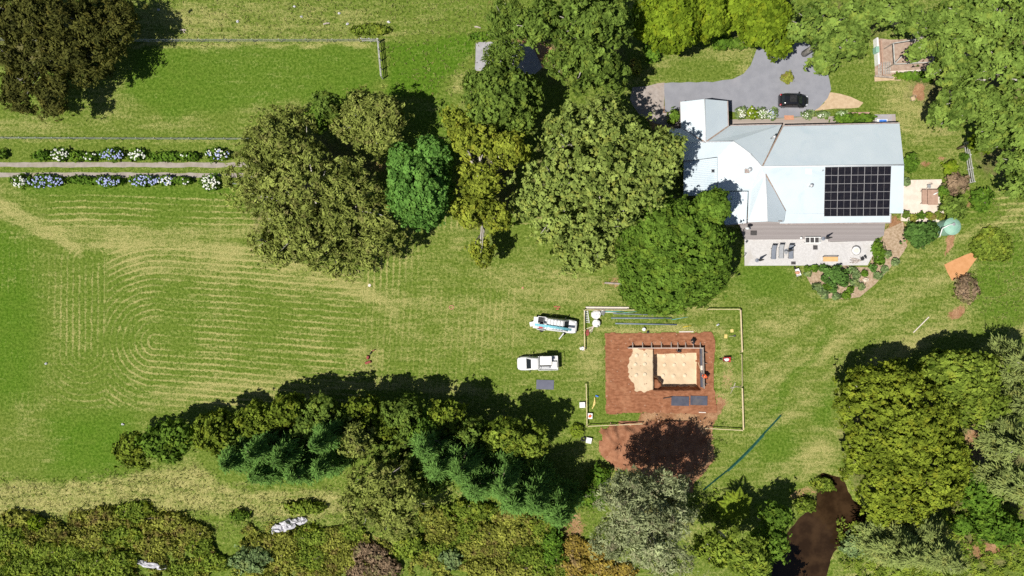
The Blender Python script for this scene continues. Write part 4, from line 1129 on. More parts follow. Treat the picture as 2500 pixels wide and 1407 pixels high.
# bramble thickets along the creek: nothing in the photograph tells these bushes apart
TH = [
    ('bramble_bush', 'bramble', 'olive brown bramble in the left creek thicket', 'brambles of the left thicket',
     [(250, 1265, 55, 26), (330, 1250, 50, 24), (400, 1275, 55, 26), (460, 1300, 50, 26), (300, 1310, 55, 24), (380, 1330, 52, 24), (220, 1320, 44, 24), (490, 1335, 30, 26), (130, 1300, 44, 20), (40, 1265, 40, 20)]),
    ('weed_bush', 'weedy', 'bright leafy green bush at the bottom left edge', 'green bushes at the bottom left',
     [(30, 1330, 40, 26), (100, 1345, 44, 24), (170, 1355, 44, 24), (60, 1385, 48, 24), (140, 1395, 48, 20), (230, 1380, 46, 24), (300, 1365, 34, 20), (290, 1400, 40, 20), (20, 1300, 30, 20), (520, 1375, 40, 22), (450, 1395, 40, 22)]),
    ('bramble_bush', 'bramble', 'golden olive bramble in the middle creek thicket', 'brambles of the middle thicket',
     [(700, 1320, 46, 26), (760, 1310, 48, 26), (820, 1320, 48, 28), (690, 1370, 46, 28), (755, 1365, 48, 28), (825, 1370, 46, 28), (640, 1330, 34, 24), (860, 1300, 30, 22)]),
    ('bramble_bush', 'bramble', 'golden olive bramble in the right creek thicket', 'brambles of the right thicket',
     [(1080, 1300, 46, 26), (1140, 1300, 48, 26), (1200, 1305, 48, 26), (1260, 1310, 46, 26), (1090, 1345, 44, 24), (1155, 1345, 48, 24), (1220, 1350, 46, 24), (1280, 1355, 42, 26), (1180, 1390, 48, 22), (1260, 1392, 44, 22), (1320, 1380, 30, 24), (1060, 1265, 44, 22), (1250, 1265, 44, 20), (1320, 1290, 36, 24)]),
    ('rusty_bush', 'rusty', 'rust and yellow bush left of the silvery tree', 'rusty bushes by the silvery tree',
     [(1400, 1335, 34, 24), (1450, 1345, 36, 24), (1410, 1385, 36, 24), (1470, 1385, 38, 22), (1520, 1395, 34, 20)]),
    ('brown_bush', 'dead', 'reddish brown dry bush at the bottom centre', 'dry bushes at the bottom centre',
     [(900, 1350, 40, 26), (940, 1385, 40, 22), (880, 1395, 36, 20)]),
]
for gi, (nm, pal, lab, grp, spots) in enumerate(TH):
    for i, (x, y, rx, ry) in enumerate(spots):
        if pal == 'bramble' and i % 3 == 1:
            shrub('weed_bush', lab.replace('olive brown bramble', 'leafy yellow green bush').replace('golden olive bramble', 'leafy yellow green bush'), x, y, rx, ry, rnd.uniform(.5, .9), 'weedy', 'tuft', 300 + gi * 30 + i, grp.replace('brambles', 'green bushes'), limbs=3)
            continue
        shrub(nm, lab, x, y, rx, ry, rnd.uniform(.55, 1.1), pal, 'tuft', 300 + gi * 30 + i, grp, limbs=3)
print('with shrubs', NLEAF[0])


# low creeper and weeds between the bushes: one tangled mass
rng = np.random.RandomState(77)
def undergrowth(name, label, polys, pal, n, hmax, seed):
    r = np.random.RandomState(seed)
    x = r.uniform(-60, 2560, n * 6); y = r.uniform(1130, 1460, n * 6)
    k = np.zeros(len(x))
    for q in polys: k = np.maximum(k, inpoly(x + (vnoise(x, y, 20, seed) - .5) * 30, y + (vnoise(x, y, 20, seed + 1) - .5) * 30, q, 10))
    ok = r.rand(len(x)) < k * sstep(vnoise(x, y, 15, seed + 2), .25, .7)
    x, y = x[ok][:n], y[ok][:n]
    hh = hmax * (.1 + 1.3 * vnoise(x, y, 13, seed + 3) ** 1.6) * r.uniform(.5, 1, len(x))
    C = np.stack([(x - 1250) * MPP, (703.5 - y) * MPP, hh], -1)
    me = leaf_mesh(name, C, SUNV + r.normal(size=(len(x), 3)) * .6, r.uniform(.10, .24, len(x)), r.uniform(.06, .13, len(x)), -.1 + .9 * vnoise(x, y, 11, seed + 4) + r.rand(len(x)) * .35, None, r)
    NLEAF[0] += len(x)
    tag(link(name, me, LEAF[pal]), label, 'undergrowth', None, 'stuff')


undergrowth('creek_undergrowth', 'olive brown creeper tangled through the creek thickets', [[(-60, 1285), (180, 1260), (330, 1235), (470, 1265), (530, 1330), (520, 1420), (-60, 1420)], [(600, 1290), (760, 1285), (880, 1290), (960, 1340), (960, 1420), (570, 1420)], [(1010, 1250), (1200, 1240), (1360, 1270), (1380, 1420), (1000, 1420)]], 'bramble', 45000, .75, 90)
undergrowth('creek_weeds', 'bright green weeds along the creek edge', [[(-60, 1310), (240, 1330), (300, 1420), (-60, 1420)], [(960, 1290), (1060, 1240), (1180, 1225), (1280, 1260), (1200, 1270), (1040, 1330), (980, 1420), (930, 1420)], [(2040, 1280), (2330, 1240), (2480, 1150), (2560, 1250), (2560, 1420), (2060, 1420)], [(1680, 1210), (1760, 1200), (1790, 1300), (1690, 1290)], [(1340, 1260), (1380, 1260), (1385, 1420), (1340, 1420)]], 'weedy', 30000, .6, 95)

# hydrangeas along the lane, agapanthus by the house
def flower_bush(name, label, x, y, rx, ry, h, petals, seed, pal='green', n=40, rad=.13, group=None):
    root = shrub(name, label, x, y, rx, ry, h, pal, 'tuft', seed, group, 'flowers')
    r = random.Random(seed)
    for mat in petals:
        mb = MB()
        for i in range(n // len(petals)):
            a = r.uniform(0, 6.283); q = r.random() ** .5 * .95
            p = P(x + math.cos(a) * rx * q, y + math.sin(a) * ry * q, h * (1.22 - .45 * q * q))
            s = rad * r.uniform(.7, 1.25)
            mb.blob(p, (s, s, s * .7), seed * 50 + i, .2, 6, 4)
        mb.build('flower_heads', M[mat], root)['kind'] = 'stuff'
    return root


for i, (lab, x, y, rx, ry, pet, n) in enumerate([
    ('plain leafy hydrangea left of the white one above the lane', 100, 381, 20, 11, [], 0),
    ('white hydrangea leftmost above the lane', 145, 378, 24, 15, ['white_flower'], 40),
    ('plain leafy hydrangea between white and blue ones above the lane', 190, 382, 20, 12, [], 0),
    ('pale yellow green hydrangea left of the blue one above the lane', 220, 383, 16, 10, ['white_flower'], 6),
    ('blue hydrangea above the lane', 272, 378, 30, 14, ['blue_flower'], 46),
    ('white hydrangea right of the blue one above the lane', 333, 379, 22, 14, ['white_flower'], 36),
    ('low leafy hydrangea with no flowers above the lane', 400, 383, 40, 10, [], 0),
    ('low leafy hydrangea right of the flowerless one above the lane', 460, 383, 24, 10, ['white_flower'], 4),
    ('blue and white hydrangea by the gum above the lane', 530, 377, 30, 15, ['blue_flower', 'white_flower'], 44),
    ('white hydrangea leftmost below the lane', 45, 443, 19, 15, ['white_flower'], 30),
    ('long pale blue hydrangea left below the lane', 108, 443, 48, 16, ['blue_flower'], 70),
    ('low leafy hydrangea gap filler below the lane', 195, 440, 30, 9, [], 0),
    ('pale blue hydrangea left of centre below the lane', 262, 443, 34, 13, ['blue_flower'], 46),
    ('deep blue hydrangea right of centre below the lane', 350, 442, 38, 13, ['blue_flower'], 60),
    ('white and blue hydrangea beside the deep blue one below the lane', 403, 442, 20, 12, ['white_flower', 'blue_flower'], 40),
    ('low leafy hydrangea before the gap below the lane', 445, 442, 22, 9, ['white_flower'], 4),
    ('large round white hydrangea below the lane near the gum', 514, 446, 25, 19, ['white_flower'], 60)]):
    flower_bush('hydrangea_bush', lab, x, y, rx, ry, 1.1, pet, 400 + i, 'green', n, .12)
for i, (lab, x, y, rx, ry, n) in enumerate([
    ('white flowering agapanthus clump nearest the gabled wing', 1808, 276, 15, 13, 55),
    ('green leafy agapanthus clump between the white ones', 1838, 277, 13, 13, 10),
    ('white flowering agapanthus clump third from the gabled wing', 1862, 278, 13, 12, 50),
    ('blue white agapanthus clump nearest the boardwalk steps', 1884, 279, 13, 13, 50),
    ('small agapanthus clump right of the boardwalk steps', 1972, 281, 15, 8, 14),
    ('low white flowers on the lawn edge left of the sleeper', 2008, 281, 15, 5, 26),
    ('low pale green flowers beside the sleeper', 2055, 279, 11, 6, 16)]):
    flower_bush('agapanthus_clump', lab, x, y, rx, ry, .8, ['white_flower'] if i != 3 else ['white_flower', 'blue_flower'], 430 + i, 'sage' if i != 1 else 'lime', n, .07)

# small pale succulents and mulch plants in the curved bed
sm = [(1970, 657), (1988, 656), (2008, 655), (1972, 668), (1992, 700), (2003, 711), (2012, 720), (2040, 724), (2064, 722), (2018, 702), (2030, 708), (2080, 660), (2090, 672), (2110, 668), (2130, 655), (2142, 674), (2158, 658), (2075, 708), (2100, 700), (2085, 690), (2165, 622), (2185, 640), (2150, 636)]
for i, (x, y) in enumerate(sm):
    shrub('rosette_plant', 'small pale green rosette plant in the curved garden bed', x, y, rnd.uniform(5, 9), rnd.uniform(5, 8), .5, rnd.choice(['sage', 'sage', 'casuarina', 'green']), 'tuft', 460 + i, 'rosette plants in the curved bed', 'plant', limbs=0)

# rough uncut grass: nobody could count it
rng = np.random.RandomState(5)
n = 46000
gxp = rng.uniform(-40, 2540, n * 3); gyp = rng.uniform(-40, 1450, n * 3)
msk = inpoly(gxp, gyp, [(-60, 1165), (180, 1168), (330, 1140), (480, 1130), (560, 1185), (830, 1200), (1000, 1260), (1000, 1300), (-60, 1320)], 20)
msk = np.maximum(msk, .55 * inpoly(gxp, gyp, [(-60, -60), (1260, -60), (1260, 85), (900, 100), (330, 104), (-60, 110)], 12))
msk = np.maximum(msk, .8 * line(gxp, gyp, [(140, 100), (650, 98), (900, 88), (960, 130)], 9, 10))
msk = np.maximum(msk, .45 * inpoly(gxp, gyp, [(2380, 480), (2520, 450), (2520, 800), (2380, 780)], 20))
msk = np.maximum(msk, .5 * inpoly(gxp, gyp, [(1380, 1200), (1480, 1180), (1480, 1300), (1360, 1320)], 16))
msk = np.maximum(msk, .5 * inpoly(gxp, gyp, [(945, 100), (1160, 85), (1160, 240), (960, 240)], 16))
ok = rng.rand(len(gxp)) < msk * .75 * (.35 + vnoise(gxp, gyp, 22, 51))
gxp, gyp = gxp[ok][:n], gyp[ok][:n]
m = len(gxp)
Cc = np.stack([(gxp - 1250) * MPP, (703.5 - gyp) * MPP, np.full(m, .12)], -1)
Cc = np.repeat(Cc, 2, 0) + rng.normal(size=(2 * m, 3)) * np.array([.09, .09, .03])
ax = np.stack([rng.normal(size=2 * m) * .8, rng.normal(size=2 * m) * .8, np.ones(2 * m)], -1)
gr = leaf_mesh('rough_grass', Cc, rng.normal(size=(2 * m, 3)) + np.array([0, 0, .6]), rng.uniform(.10, .26, 2 * m), rng.uniform(.025, .06, 2 * m), rng.rand(2 * m) * .7 + .3 * np.repeat(vnoise(gxp, gyp, 40, 52), 2), ax, rng)
tag(link('rough_grass', gr, LEAF['grass']), 'long uncut tussock grass on the paddock margins', 'grass', None, 'stuff')


# tree fern with separate fronds
def fern(label, x, y, h, length, nf, seed, name='tree_fern'):
    c = P(x, y, h)
    root = thing(name, label, 'fern', (c.x, c.y, 0))
    r = np.random.RandomState(seed)
    mb = MB(); mb.tube([(c.x, c.y, -.1), (c.x, c.y, h)], [.16, .12], 7); mb.build('trunk', M['bark_brown'], root)
    k = 26
    Cs, As, Ns, Ls, Ts = [], [], [], [], []
    for i in range(k):
        f = (i + .5) / k
        px_ = f * length; z = .55 * length * (f * .7 - f * f * .95)
        wl = length * .26 * math.sin(math.pi * min(1, f * .9 + .12)) + .05
        for s in (-1, 1):
            Cs.append([px_ + .12 * wl, s * wl * .5, z - .05 * wl]); As.append([.35, s, -.1]); Ns.append([0, 0, 1]); Ls.append(wl * .55); Ts.append(r.uniform(.2, 1))
    me = leaf_mesh('frond', np.array(Cs), np.array(Ns, float), np.array(Ls), np.full(len(Ls), length / k * .62), np.array(Ts), np.array(As, float), r)
    me.materials.append(LEAF['fern'])
    for i in range(nf):
        o = link('frond', me, None, root)
        o.location = (0, 0, h)
        o.rotation_euler = (r.uniform(-.15, .15), r.uniform(-.25, .15), 6.283 * i / nf + r.uniform(-.12, .12))
        s = r.uniform(.85, 1.1); o.scale = (s, s, s)
    return root


fern('tree fern with radiating lime green fronds left of the pond', 1797, 1236, 2.6, 2.4, 15, 7)
fern('small dark fern beside the tyre', 1411, 1055, .7, 1.0, 10, 8, 'fern_plant')

# pale rock outcrops and stones
def rocks(label, spots, mat='rock', name='rock_outcrop', seed=0):
    p0 = P(*spots[0][:2])
    root = thing(name, label, 'rock', p0)
    for i, (x, y, rx, ry, h) in enumerate(spots):
        q = P(x, y)
        mb = MB(); mb.blob((q.x, q.y, h * .3), (rx * MPP, ry * MPP, h), seed + i, .32, 10, 6)
        mb.build('stone', M[mat], root)
    return root


rocks('pale grey rock outcrop above the middle thicket', [(705, 1280, 20, 12, .7), (683, 1288, 16, 10, .6), (728, 1272, 18, 8, .5), (742, 1268, 8, 7, .4), (670, 1296, 8, 7, .5), (695, 1292, 14, 8, .5)], seed=3)
rocks('pale grey rock outcrop at the bottom of the left thicket', [(372, 1378, 20, 7, .5), (350, 1372, 14, 6, .5), (396, 1384, 14, 6, .4), (335, 1368, 6, 5, .4)], seed=13)
rocks('tan boulders in the curved garden bed', [(2112, 684, 7, 6, .35), (2092, 686, 6, 4, .25), (2102, 690, 5, 4, .25)], 'tan_rock', 'boulder_group', 23)
for i, (x, y, a, lab) in enumerate([(447, 74, 0, 'white forked log lying in the top paddock'), (797, 58, 10, 'pale straight log lying in the top paddock'), (1166, 67, -12, 'pale log beside the grass tussocks at the top')]):
    q = P(x, y, .1)
    d = Vector((math.cos(R(a)), math.sin(R(a)), 0))
    mb = MB(); mb.tube([q - d * .42, q + Vector((0, .04, .02)), q + d * .42], [.09, .11, .06], 7)
    if i == 0: mb.tube([q, q + Vector((.15, -.3, .05)), q + Vector((.32, -.42, .02))], [.07, .06, .03], 6)
    mb.solo('fallen_log', M['stick'], lab, 'log')
for i, (x, y, lab) in enumerate([(719, 16, 'small white stone uppermost in the top paddock'), (736, 41, 'white stone left of the straight log'), (828, 33, 'larger white stone above the straight log'), (848, 59, 'white stone right of the straight log'), (949, 54, 'white stone near the old rail fence in the top paddock'), (387, 24, 'white stone nearest the dark pine'), (580, 53, 'white stone left of centre in the top paddock'), (112, 888, 'white stone on the bright green grass at left'), (300, 1036, 'white stone left of the windbreak')]):
    q = P(x, y, .06); mb = MB(); mb.blob(q, (.2, .15, .14), 70 + i, .3, 8, 5)
    mb.solo('field_stone', M['rock'], lab, 'stone')

# ------------------------------------------------------------------ the house
hb = P(1950, 420, 0)
house = thing('house', 'white steel roofed house with solar panels beside the patio', 'house', (hb.x, hb.y, 0))


def HP(x, y, z):
    return P(x, y, 2.9 + (z - 2.9) * 1.27 if z > 2.9 else z)


def PP(pts): return [HP(*p) for p in pts]


def roof_part(name, pts, mat='white_roof', th=0.09):
    m = MB(); m.slab(PP(pts), th)
    # make the top face look up
    v = [Vector(p) for p in m.v[:len(pts)]]
    nrm = Vector((0, 0, 0))
    for a, b in zip(v, v[1:] + v[:1]): nrm += a.cross(b)
    if nrm.z < 0:
        m = MB(); m.slab(PP(pts)[::-1], th)
    return m.build(name, M[mat], house)


main_up = roof_part('roof_slope', [(1911, 309, 2.9), (2196, 302, 2.9), (2207, 403.5, 5.3), (1860, 408, 5.3)])
main_lo = roof_part('roof_slope', [(1860, 408, 5.3), (2207, 403.5, 5.3), (2205, 521, 2.9), (1916, 522, 2.9), (1869, 425, 4.95)])
roof_part('verandah_roof', [(1916, 522, 2.9), (2175, 522, 2.9), (2173, 543, 2.43), (1903, 546, 2.43)])
main_lo['label'] = 'sunny front roof slope carrying the solar panels'
west_a = roof_part('roof_slope', [(1630, 315, 3.0), (1663, 314, 3.0), (1722, 348, 4.1), (1632, 350, 4.1)])
west_b = roof_part('roof_slope', [(1722, 348, 4.1), (1778, 308, 2.4), (1908, 305, 2.2), (1860, 408, 5.27), (1833, 377, 4.75), (1790, 345, 4.1)])
west_lo = roof_part('roof_slope', [(1632, 350, 4.1), (1790, 345, 4.1), (1752, 383, 3.2), (1693, 391, 3.1), (1634, 393, 3.05)])
garage_l = roof_part('gable_roof_slope', [(1661, 249, 2.8), (1720, 242, 4.1), (1722, 347, 4.11), (1663, 315, 2.82)])
garage_r = roof_part('gable_roof_slope', [(1720, 242, 4.1), (1775, 247, 2.8), (1777, 309, 2.82), (1722, 347, 4.11)])
hip1 = roof_part('hip_roof_slope', [(1790, 345, 4.1), (1833, 377, 4.75), (1778, 443, 3.35), (1752, 440, 3.2), (1752, 383, 3.2)])
hip2 = roof_part('hip_roof_slope', [(1833, 377, 4.75), (1860, 408, 5.25), (1869, 425, 4.9), (1836, 463, 3.75), (1778, 443, 3.35)])
hip3 = roof_part('hip_roof_slope', [(1778, 443, 3.35), (1836, 463, 3.75), (1828, 466, 3.55), (1753, 466, 3.22), (1752, 440, 3.2)])
south_l = roof_part('gable_roof_slope', [(1869, 425, 4.9), (1873, 541, 4.7), (1826, 543, 3.6), (1828, 466, 3.56), (1836, 463, 3.75)])
south_r = roof_part('gable_roof_slope', [(1869, 425, 4.9), (1918, 516, 3.3), (1913, 543, 3.25), (1873, 541, 4.75)])


def corrugated(name, a, b, c, d, pitch=0.22, amp=0.035):
    """A corrugated sheet roof; ribs run from edge a-b to edge d-c."""
    a, b, c, d = HP(*a), HP(*b), HP(*c), HP(*d)
    n = max(4, int((b - a).length / pitch) * 4)
    m = MB()
    for i in range(n + 1):
        f = i / n
        z = amp * math.sin(2 * math.pi * i / 4 + .5)
        p, q = a.lerp(b, f), d.lerp(c, f)
        m.v += [(p.x, p.y, p.z + z), (q.x, q.y, q.z + z), (p.x, p.y, p.z - .07), (q.x, q.y, q.z - .07)]
    for i in range(n):
        k = 4 * i
        m.f += [[k, k + 1, k + 5, k + 4], [k + 2, k + 6, k + 7, k + 3], [k, k + 4, k + 6, k + 2], [k + 1, k + 3, k + 7, k + 5]]
    return m.build(name, M['white_roof'], house)


corrugated('corrugated_roof', (1669, 395, 2.75), (1669, 478, 2.6), (1751, 478, 3.1), (1751, 385, 3.1))
corrugated('corrugated_roof', (1753, 468, 3.15), (1826, 468, 3.45), (1822, 545, 2.75), (1770, 549, 2.6))
for a, b, r in (((1860, 407.5, 5.32), (2207, 403, 5.32), .09), ((1632, 350, 4.12), (1790, 345, 4.12), .08), ((1720, 242, 4.12), (1722, 346, 4.13), .08), ((1869, 425, 4.93), (1873, 541, 4.72), .08), ((1790, 345, 4.12), (1833, 377, 4.78), .08), ((1833, 377, 4.78), (1860, 408, 5.3), .08)):
    m = MB(); m.tube([HP(*a), HP(*b)], r, 6); m.build('ridge_cap', M['ridge'], house, True)
for a, b in (((1911, 309, 2.99), (1861, 407, 5.3)), ((1663, 315, 2.92), (1722, 347.5, 4.15)), ((1777, 309, 2.84), (1722, 347.5, 4.15)), ((1869, 425, 4.97), (1918, 516, 3.12))):
    m = MB(); m.beam(HP(*a), HP(*b), .16, .05); m.build('valley_flashing', M['rust'], house)
for pts in ([(1783, 307, 2.32), (1908, 304, 2.14)], [(1911, 307.5, 2.84), (2196, 300.5, 2.84)], [(2175, 523, 2.83), (2174, 544, 2.36)], [(2173, 544.5, 2.36), (1903, 547.5, 2.36)], [(1661, 248, 2.74), (1663, 315, 2.74)], [(1776, 247, 2.74), (1778, 309, 2.74)], [(1634, 394, 2.97), (1692, 392, 3.02)], [(1772, 549.5, 2.5), (1822, 546, 2.66)]):
    for a, b in zip(pts[:-1], pts[1:]):
        m = MB(); m.beam(HP(*a), HP(*b), .13, .12); m.build('gutter', M['gutter'], house)


def wallbox(pts, z0, z1):
    """pts: roof-edge pixels with roof heights; walls stand 0.45 m inside them."""
    w_ = [HP(*p) for p in pts]
    c = sum(w_, Vector()) / len(w_)
    out = []
    for p in w_:
        d = Vector((c.x - p.x, c.y - p.y, 0))
        s = Vector((math.copysign(.45, d.x), math.copysign(.45, d.y), 0))
        out.append((p.x + s.x, p.y + s.y))
    a = sum(x0 * y1 - x1 * y0 for (x0, y0), (x1, y1) in zip(out, out[1:] + out[:1]))
    if a < 0: out.reverse()
    m = MB(); m.prism(out, z0, z1)
    return m.build('wall', M['wall'], house), out


wm, om = wallbox([(1905, 305, 2.9), (2198, 302, 2.9), (2205, 523, 2.9), (1905, 523, 2.9)], -.1, 2.78)
wg, og = wallbox([(1661, 249, 2.8), (1776, 247, 2.8), (1777, 345, 2.8), (1663, 345, 2.8)], -.1, 2.68)
ww, ow = wallbox([(1632, 316, 2.9), (1905, 308, 2.6), (1905, 388, 3.0), (1634, 391, 3.0)], -.1, 2.45)
ws, os_ = wallbox([(1755, 385, 3.0), (1910, 385, 3.0), (1910, 541, 3.4), (1826, 541, 3.4), (1790, 541, 2.4), (1755, 541, 2.4)], -.1, 2.3)
wl, ol = wallbox([(1672, 390, 2.6), (1760, 390, 2.6), (1760, 477, 2.6), (1672, 477, 2.6)], -.1, 2.45)
# gable end walls under the ridges
for a, b, c in (((1663, 251, 2.66), (1774, 249, 2.66), (1720, 245.5, 3.98)), ((2193, 306, 2.74), (2201, 516, 2.74), (2203, 404, 5.12)), ((1829, 539, 3.4), (1910, 540, 3.5), (1873, 538, 4.5))):
    m = MB(); pa, pb, pc = HP(*a), HP(*b), HP(*c)
    nx = (pb - pa).cross(Vector((0, 0, 1))).normalized() * .06
    m.v += [tuple(p + nx) for p in (pa, pb, pc)] + [tuple(p - nx) for p in (pa, pb, pc)]
    m.f += [[0, 1, 2], [5, 4, 3], [0, 3, 4, 1], [1, 4, 5, 2], [2, 5, 3, 0]]
    m.build('gable_wall', M['wall'], house)


def window(cx, cy, z, w_, h_, along, out, door=False):
    """along: 'x' or 'y'; out: +1/-1 side of the wall it faces."""
    s = (w_, .08, h_) if along == 'x' else (.08, w_, h_)
    m = MB(); m.box((cx, cy, z), s)
    f = m.build('door' if door else 'window', M['white_paint'], house)
    n = 2 if w_ > 1.4 else 1
    for i in range(n):
        off = (i - (n - 1) / 2) * (w_ - .1) / n
        pw = (w_ - .1) / n - .08
        m = MB()
        if along == 'x': m.box((cx + off, cy + out * .035, z), (pw, .03, h_ - .2))
        else: m.box((cx + out * .035, cy + off, z), (.03, pw, h_ - .2))
        m.build('pane', M['glass'], f)


ys = min(y for x, y in om) - .02
for px_, ww_, d in ((1940, 2.4, True), (1990, 1.6, False), (2050, 2.4, True), (2110, 1.6, False), (2150, 1.2, False)):
    x = P(px_, 540, 2.5).x
    window(x, ys, 1.35 if not d else 1.25, ww_, 1.3 if not d else 2.1, 'x', -1, d)
xl = min(x for x, y in og) - .02
window(xl, P(0, 285, 2).y, 1.5, 1.2, 1.1, 'y', -1)
xw = min(x for x, y in ol) - .02
window(xw, P(0, 430, 2).y, 1.5, 1.4, 1.1, 'y', -1)
for px_ in (1915, 1960, 2010, 2060, 2110, 2160):
    q = P(px_, 541, 2.35); m = MB(); m.box((q.x, q.y + .12, 1.35), (.1, .1, 2.0)); m.build('verandah_post', M['white_paint'], house)
# roof furniture
for (x, y, z, r, h, lean) in ((1885, 337, 4.0, .11, .8, .25), (1829, 415, 4.45, .16, .35, 0), (1974, 456, 4.1, .13, .9, .3), (2003, 419, 4.75, .05, .6, .1)):
    q = HP(x, y, z)
    m = MB(); m.tube([q - Vector((0, 0, .3)), q + Vector((0, 0, h))], r, 10)
    f = m.build('flue', M['galv'], house, True)
    m = MB(); m.lathe([(r * 1.1, 0), (r * 1.9, .02), (r * 1.5, .14), (.02, .2)], q + Vector((0, 0, h)), 12)
    m.build('cowl', M['galv'], f)
q = HP(1826, 418, 4.4); m = MB(); m.box(q + Vector((0, 0, .02)), (.8, .55, .22)); m.build('flue_flashing', M['gutter'], house)
q = HP(1740, 418, 3.08); m = MB(); m.box(q + Vector((0, 0, .05)), (.4, .4, .12)); sk = m.build('skylight', M['galv'], house)
m = MB(); m.box(q + Vector((0, 0, .12)), (.28, .28, .03)); m.build('pane', M['glass'], sk)
m = MB(); m.slab(PP([(1966, 412, 5.19), (1982, 412, 5.19), (1982, 470, 3.92), (1966, 470, 3.92)])[::-1], .03)
m.v = [(a, b, c + .035) for a, b, c in m.v]
m.build('translucent_roof_sheet', mottled('translucent_sheet', (0.60, 0.63, 0.68), (0.66, 0.69, 0.73), 2, .4), house)

# solar array: 5 x 6 panels laid on the front slope
ra, rb = HP(2013, 408.5, 5.2), HP(2174, 406.5, 5.2)
rc_, rd = HP(2171, 528, 2.78), HP(2011, 529, 2.78)
R0, R1, R2 = HP(2090, 404.7, 5.3), HP(2090, 521.4, 2.9), HP(2090, 544.2, 2.43)


def on_roof(u, v, up):
    p = ra.lerp(rb, u).lerp(rd.lerp(rc_, u), v)
    z = R0.z + (R1.z - R0.z) * (R0.y - p.y) / (R0.y - R1.y)
    if p.y < R1.y: z = max(z, R1.z + (R2.z - R1.z) * (R1.y - p.y) / (R1.y - R2.y))
    return Vector((p.x, p.y, z + up))


for r_ in range(6):
    for c_ in range(5):
        u0, u1 = c_ / 5 + .0012, (c_ + 1) / 5 - .0012
        v0, v1 = r_ / 6 + .0015, (r_ + 1) / 6 - .0015
        m = MB(); m.slab([on_roof(u0, v1, .11), on_roof(u1, v1, .11), on_roof(u1, v0, .11), on_roof(u0, v0, .11)], .045)
        pn = m.build('solar_panel', M['alu'], house)
        um = (u0 + u1) / 2
        for a, b in ((u0 + .003, um - .0012), (um + .0012, u1 - .003)):
            m = MB(); m.slab([on_roof(a, v1 - .0035, .117), on_roof(b, v1 - .0035, .117), on_roof(b, v0 + .0035, .117), on_roof(a, v0 + .0035, .117)], .006)
            m.build('cell_field', M['cells'], pn)

# ------------------------------------------------------------------ vehicles
def xf(root_loc, ang):
    ca, sa = math.cos(ang), math.sin(ang)
    def f(p): return Vector((root_loc.x + p[0] * ca - p[1] * sa, root_loc.y + p[0] * sa + p[1] * ca, p[2]))
    return f


def loft(stations, f, mat, parent, name, smooth=True):
    """stations: (x, half width bottom, half width top, z bottom, z top, corner); rings of 12 points."""
    m = MB()
    for (x, wb, wt, z0, z1, cr) in stations:
        zm = z0 + (z1 - z0) * .55
        ring = [(-wb * .92, z0), (wb * .92, z0), (wb, z0 + .08), (wb, zm), (wt + (wb - wt) * .35, z1 - cr * .9), (wt - cr * .4, z1 - cr * .2), (wt * .6, z1), (-wt * .6, z1), (-(wt - cr * .4), z1 - cr * .2), (-(wt + (wb - wt) * .35), z1 - cr * .9), (-wb, zm), (-wb, z0 + .08)]
        m.v += [tuple(f((x, y, z))) for y, z in ring]
    n = len(stations)
    for i in range(n - 1):
        for k in range(12):
            k2 = (k + 1) % 12
            m.f.append([i * 12 + k, i * 12 + k2, (i + 1) * 12 + k2, (i + 1) * 12 + k])
    m.f.append(list(range(12))[::-1]); m.f.append([(n - 1) * 12 + k for k in range(12)])
    o = m.build(name, mat, parent, smooth)
    if smooth:
        o.data.set_sharp_from_angle(angle=R(38))
    return o


def wheel(f, x, y, r, parent, wd=.22):
    m = MB()
    prof = [(r * .62, -wd / 2), (r * .95, -wd / 2), (r, -wd * .3), (r, wd * .3), (r * .95, wd / 2), (r * .62, wd / 2)]
    n = 18
    for rr, yy in prof:
        for k in range(n):
            a = 6.283 * k / n
            m.v.append(tuple(f((x + rr * math.cos(a), y + yy, r + rr * math.sin(a)))))
    for i in range(len(prof) - 1):
        for k in range(n):
            m.f.append([i * n + k, i * n + (k + 1) % n, (i + 1) * n + (k + 1) % n, (i + 1) * n + k])
    w_ = m.build('wheel', M['rubber'], parent, True)
    m = MB()
    for s in (-1, 1):
        m.poly([f((x + r * .6 * math.cos(6.283 * k / 12), y + s * wd * .42, r + r * .6 * math.sin(6.283 * k / 12))) for k in range(12)])
    m.build('rim', M['galv'], w_)


def glass(f, pts, parent, name='window'):
    m = MB(); m.poly([f(p) for p in pts]); 
    # a thin solid pane
    n = len(pts)
    v = [Vector(p) for p in m.v]
    nr = (v[1] - v[0]).cross(v[2] - v[0]).normalized() * .012
    m.v = [tuple(p + nr) for p in v] + [tuple(p - nr) for p in v]
    m.f = [list(range(n)), list(range(2 * n - 1, n - 1, -1))] + [[i, (i + 1) % n, n + (i + 1) % n, n + i] for i in range(n)]
    return m.build(name, M['glass'], parent)


# black hatchback on the driveway, nose to the right
b = P(1936.5, 246.5, .5); b.z = .04
car = thing('hatchback_car', 'black hatchback parked on the asphalt driveway', 'car', b)
f = xf(b, R(-1))
k = .93
loft([(-1.98, .62, .55, .35, .78, .1), (-1.9, .78, .70, .25, .98, .12), (-1.5, .86, .80, .2, 1.0, .1), (0.0, .87, .80, .18, .98, .1), (.75, .86, .76, .18, .96, .12), (1.35, .84, .70, .2, .88, .14), (1.75, .74, .58, .24, .76, .14), (1.95, .52, .42, .32, .6, .1)], f, M['black_car'], car, 'body')
loft([(-1.78, .72, .56, .95, 1.05, .04), (-1.55, .76, .58, .95, 1.36, .08), (-1.1, .78, .60, .95, 1.47, .08), (-.1, .78, .60, .95, 1.49, .08), (.35, .77, .58, .95, 1.43, .08), (1.0, .72, .5, .93, 1.0, .04)], f, M['black_car'], car, 'cabin')
glass(f, [(.42, -.52, 1.42), (.98, -.62, 1.03), (.98, .62, 1.03), (.42, .52, 1.42)], car, 'windscreen')
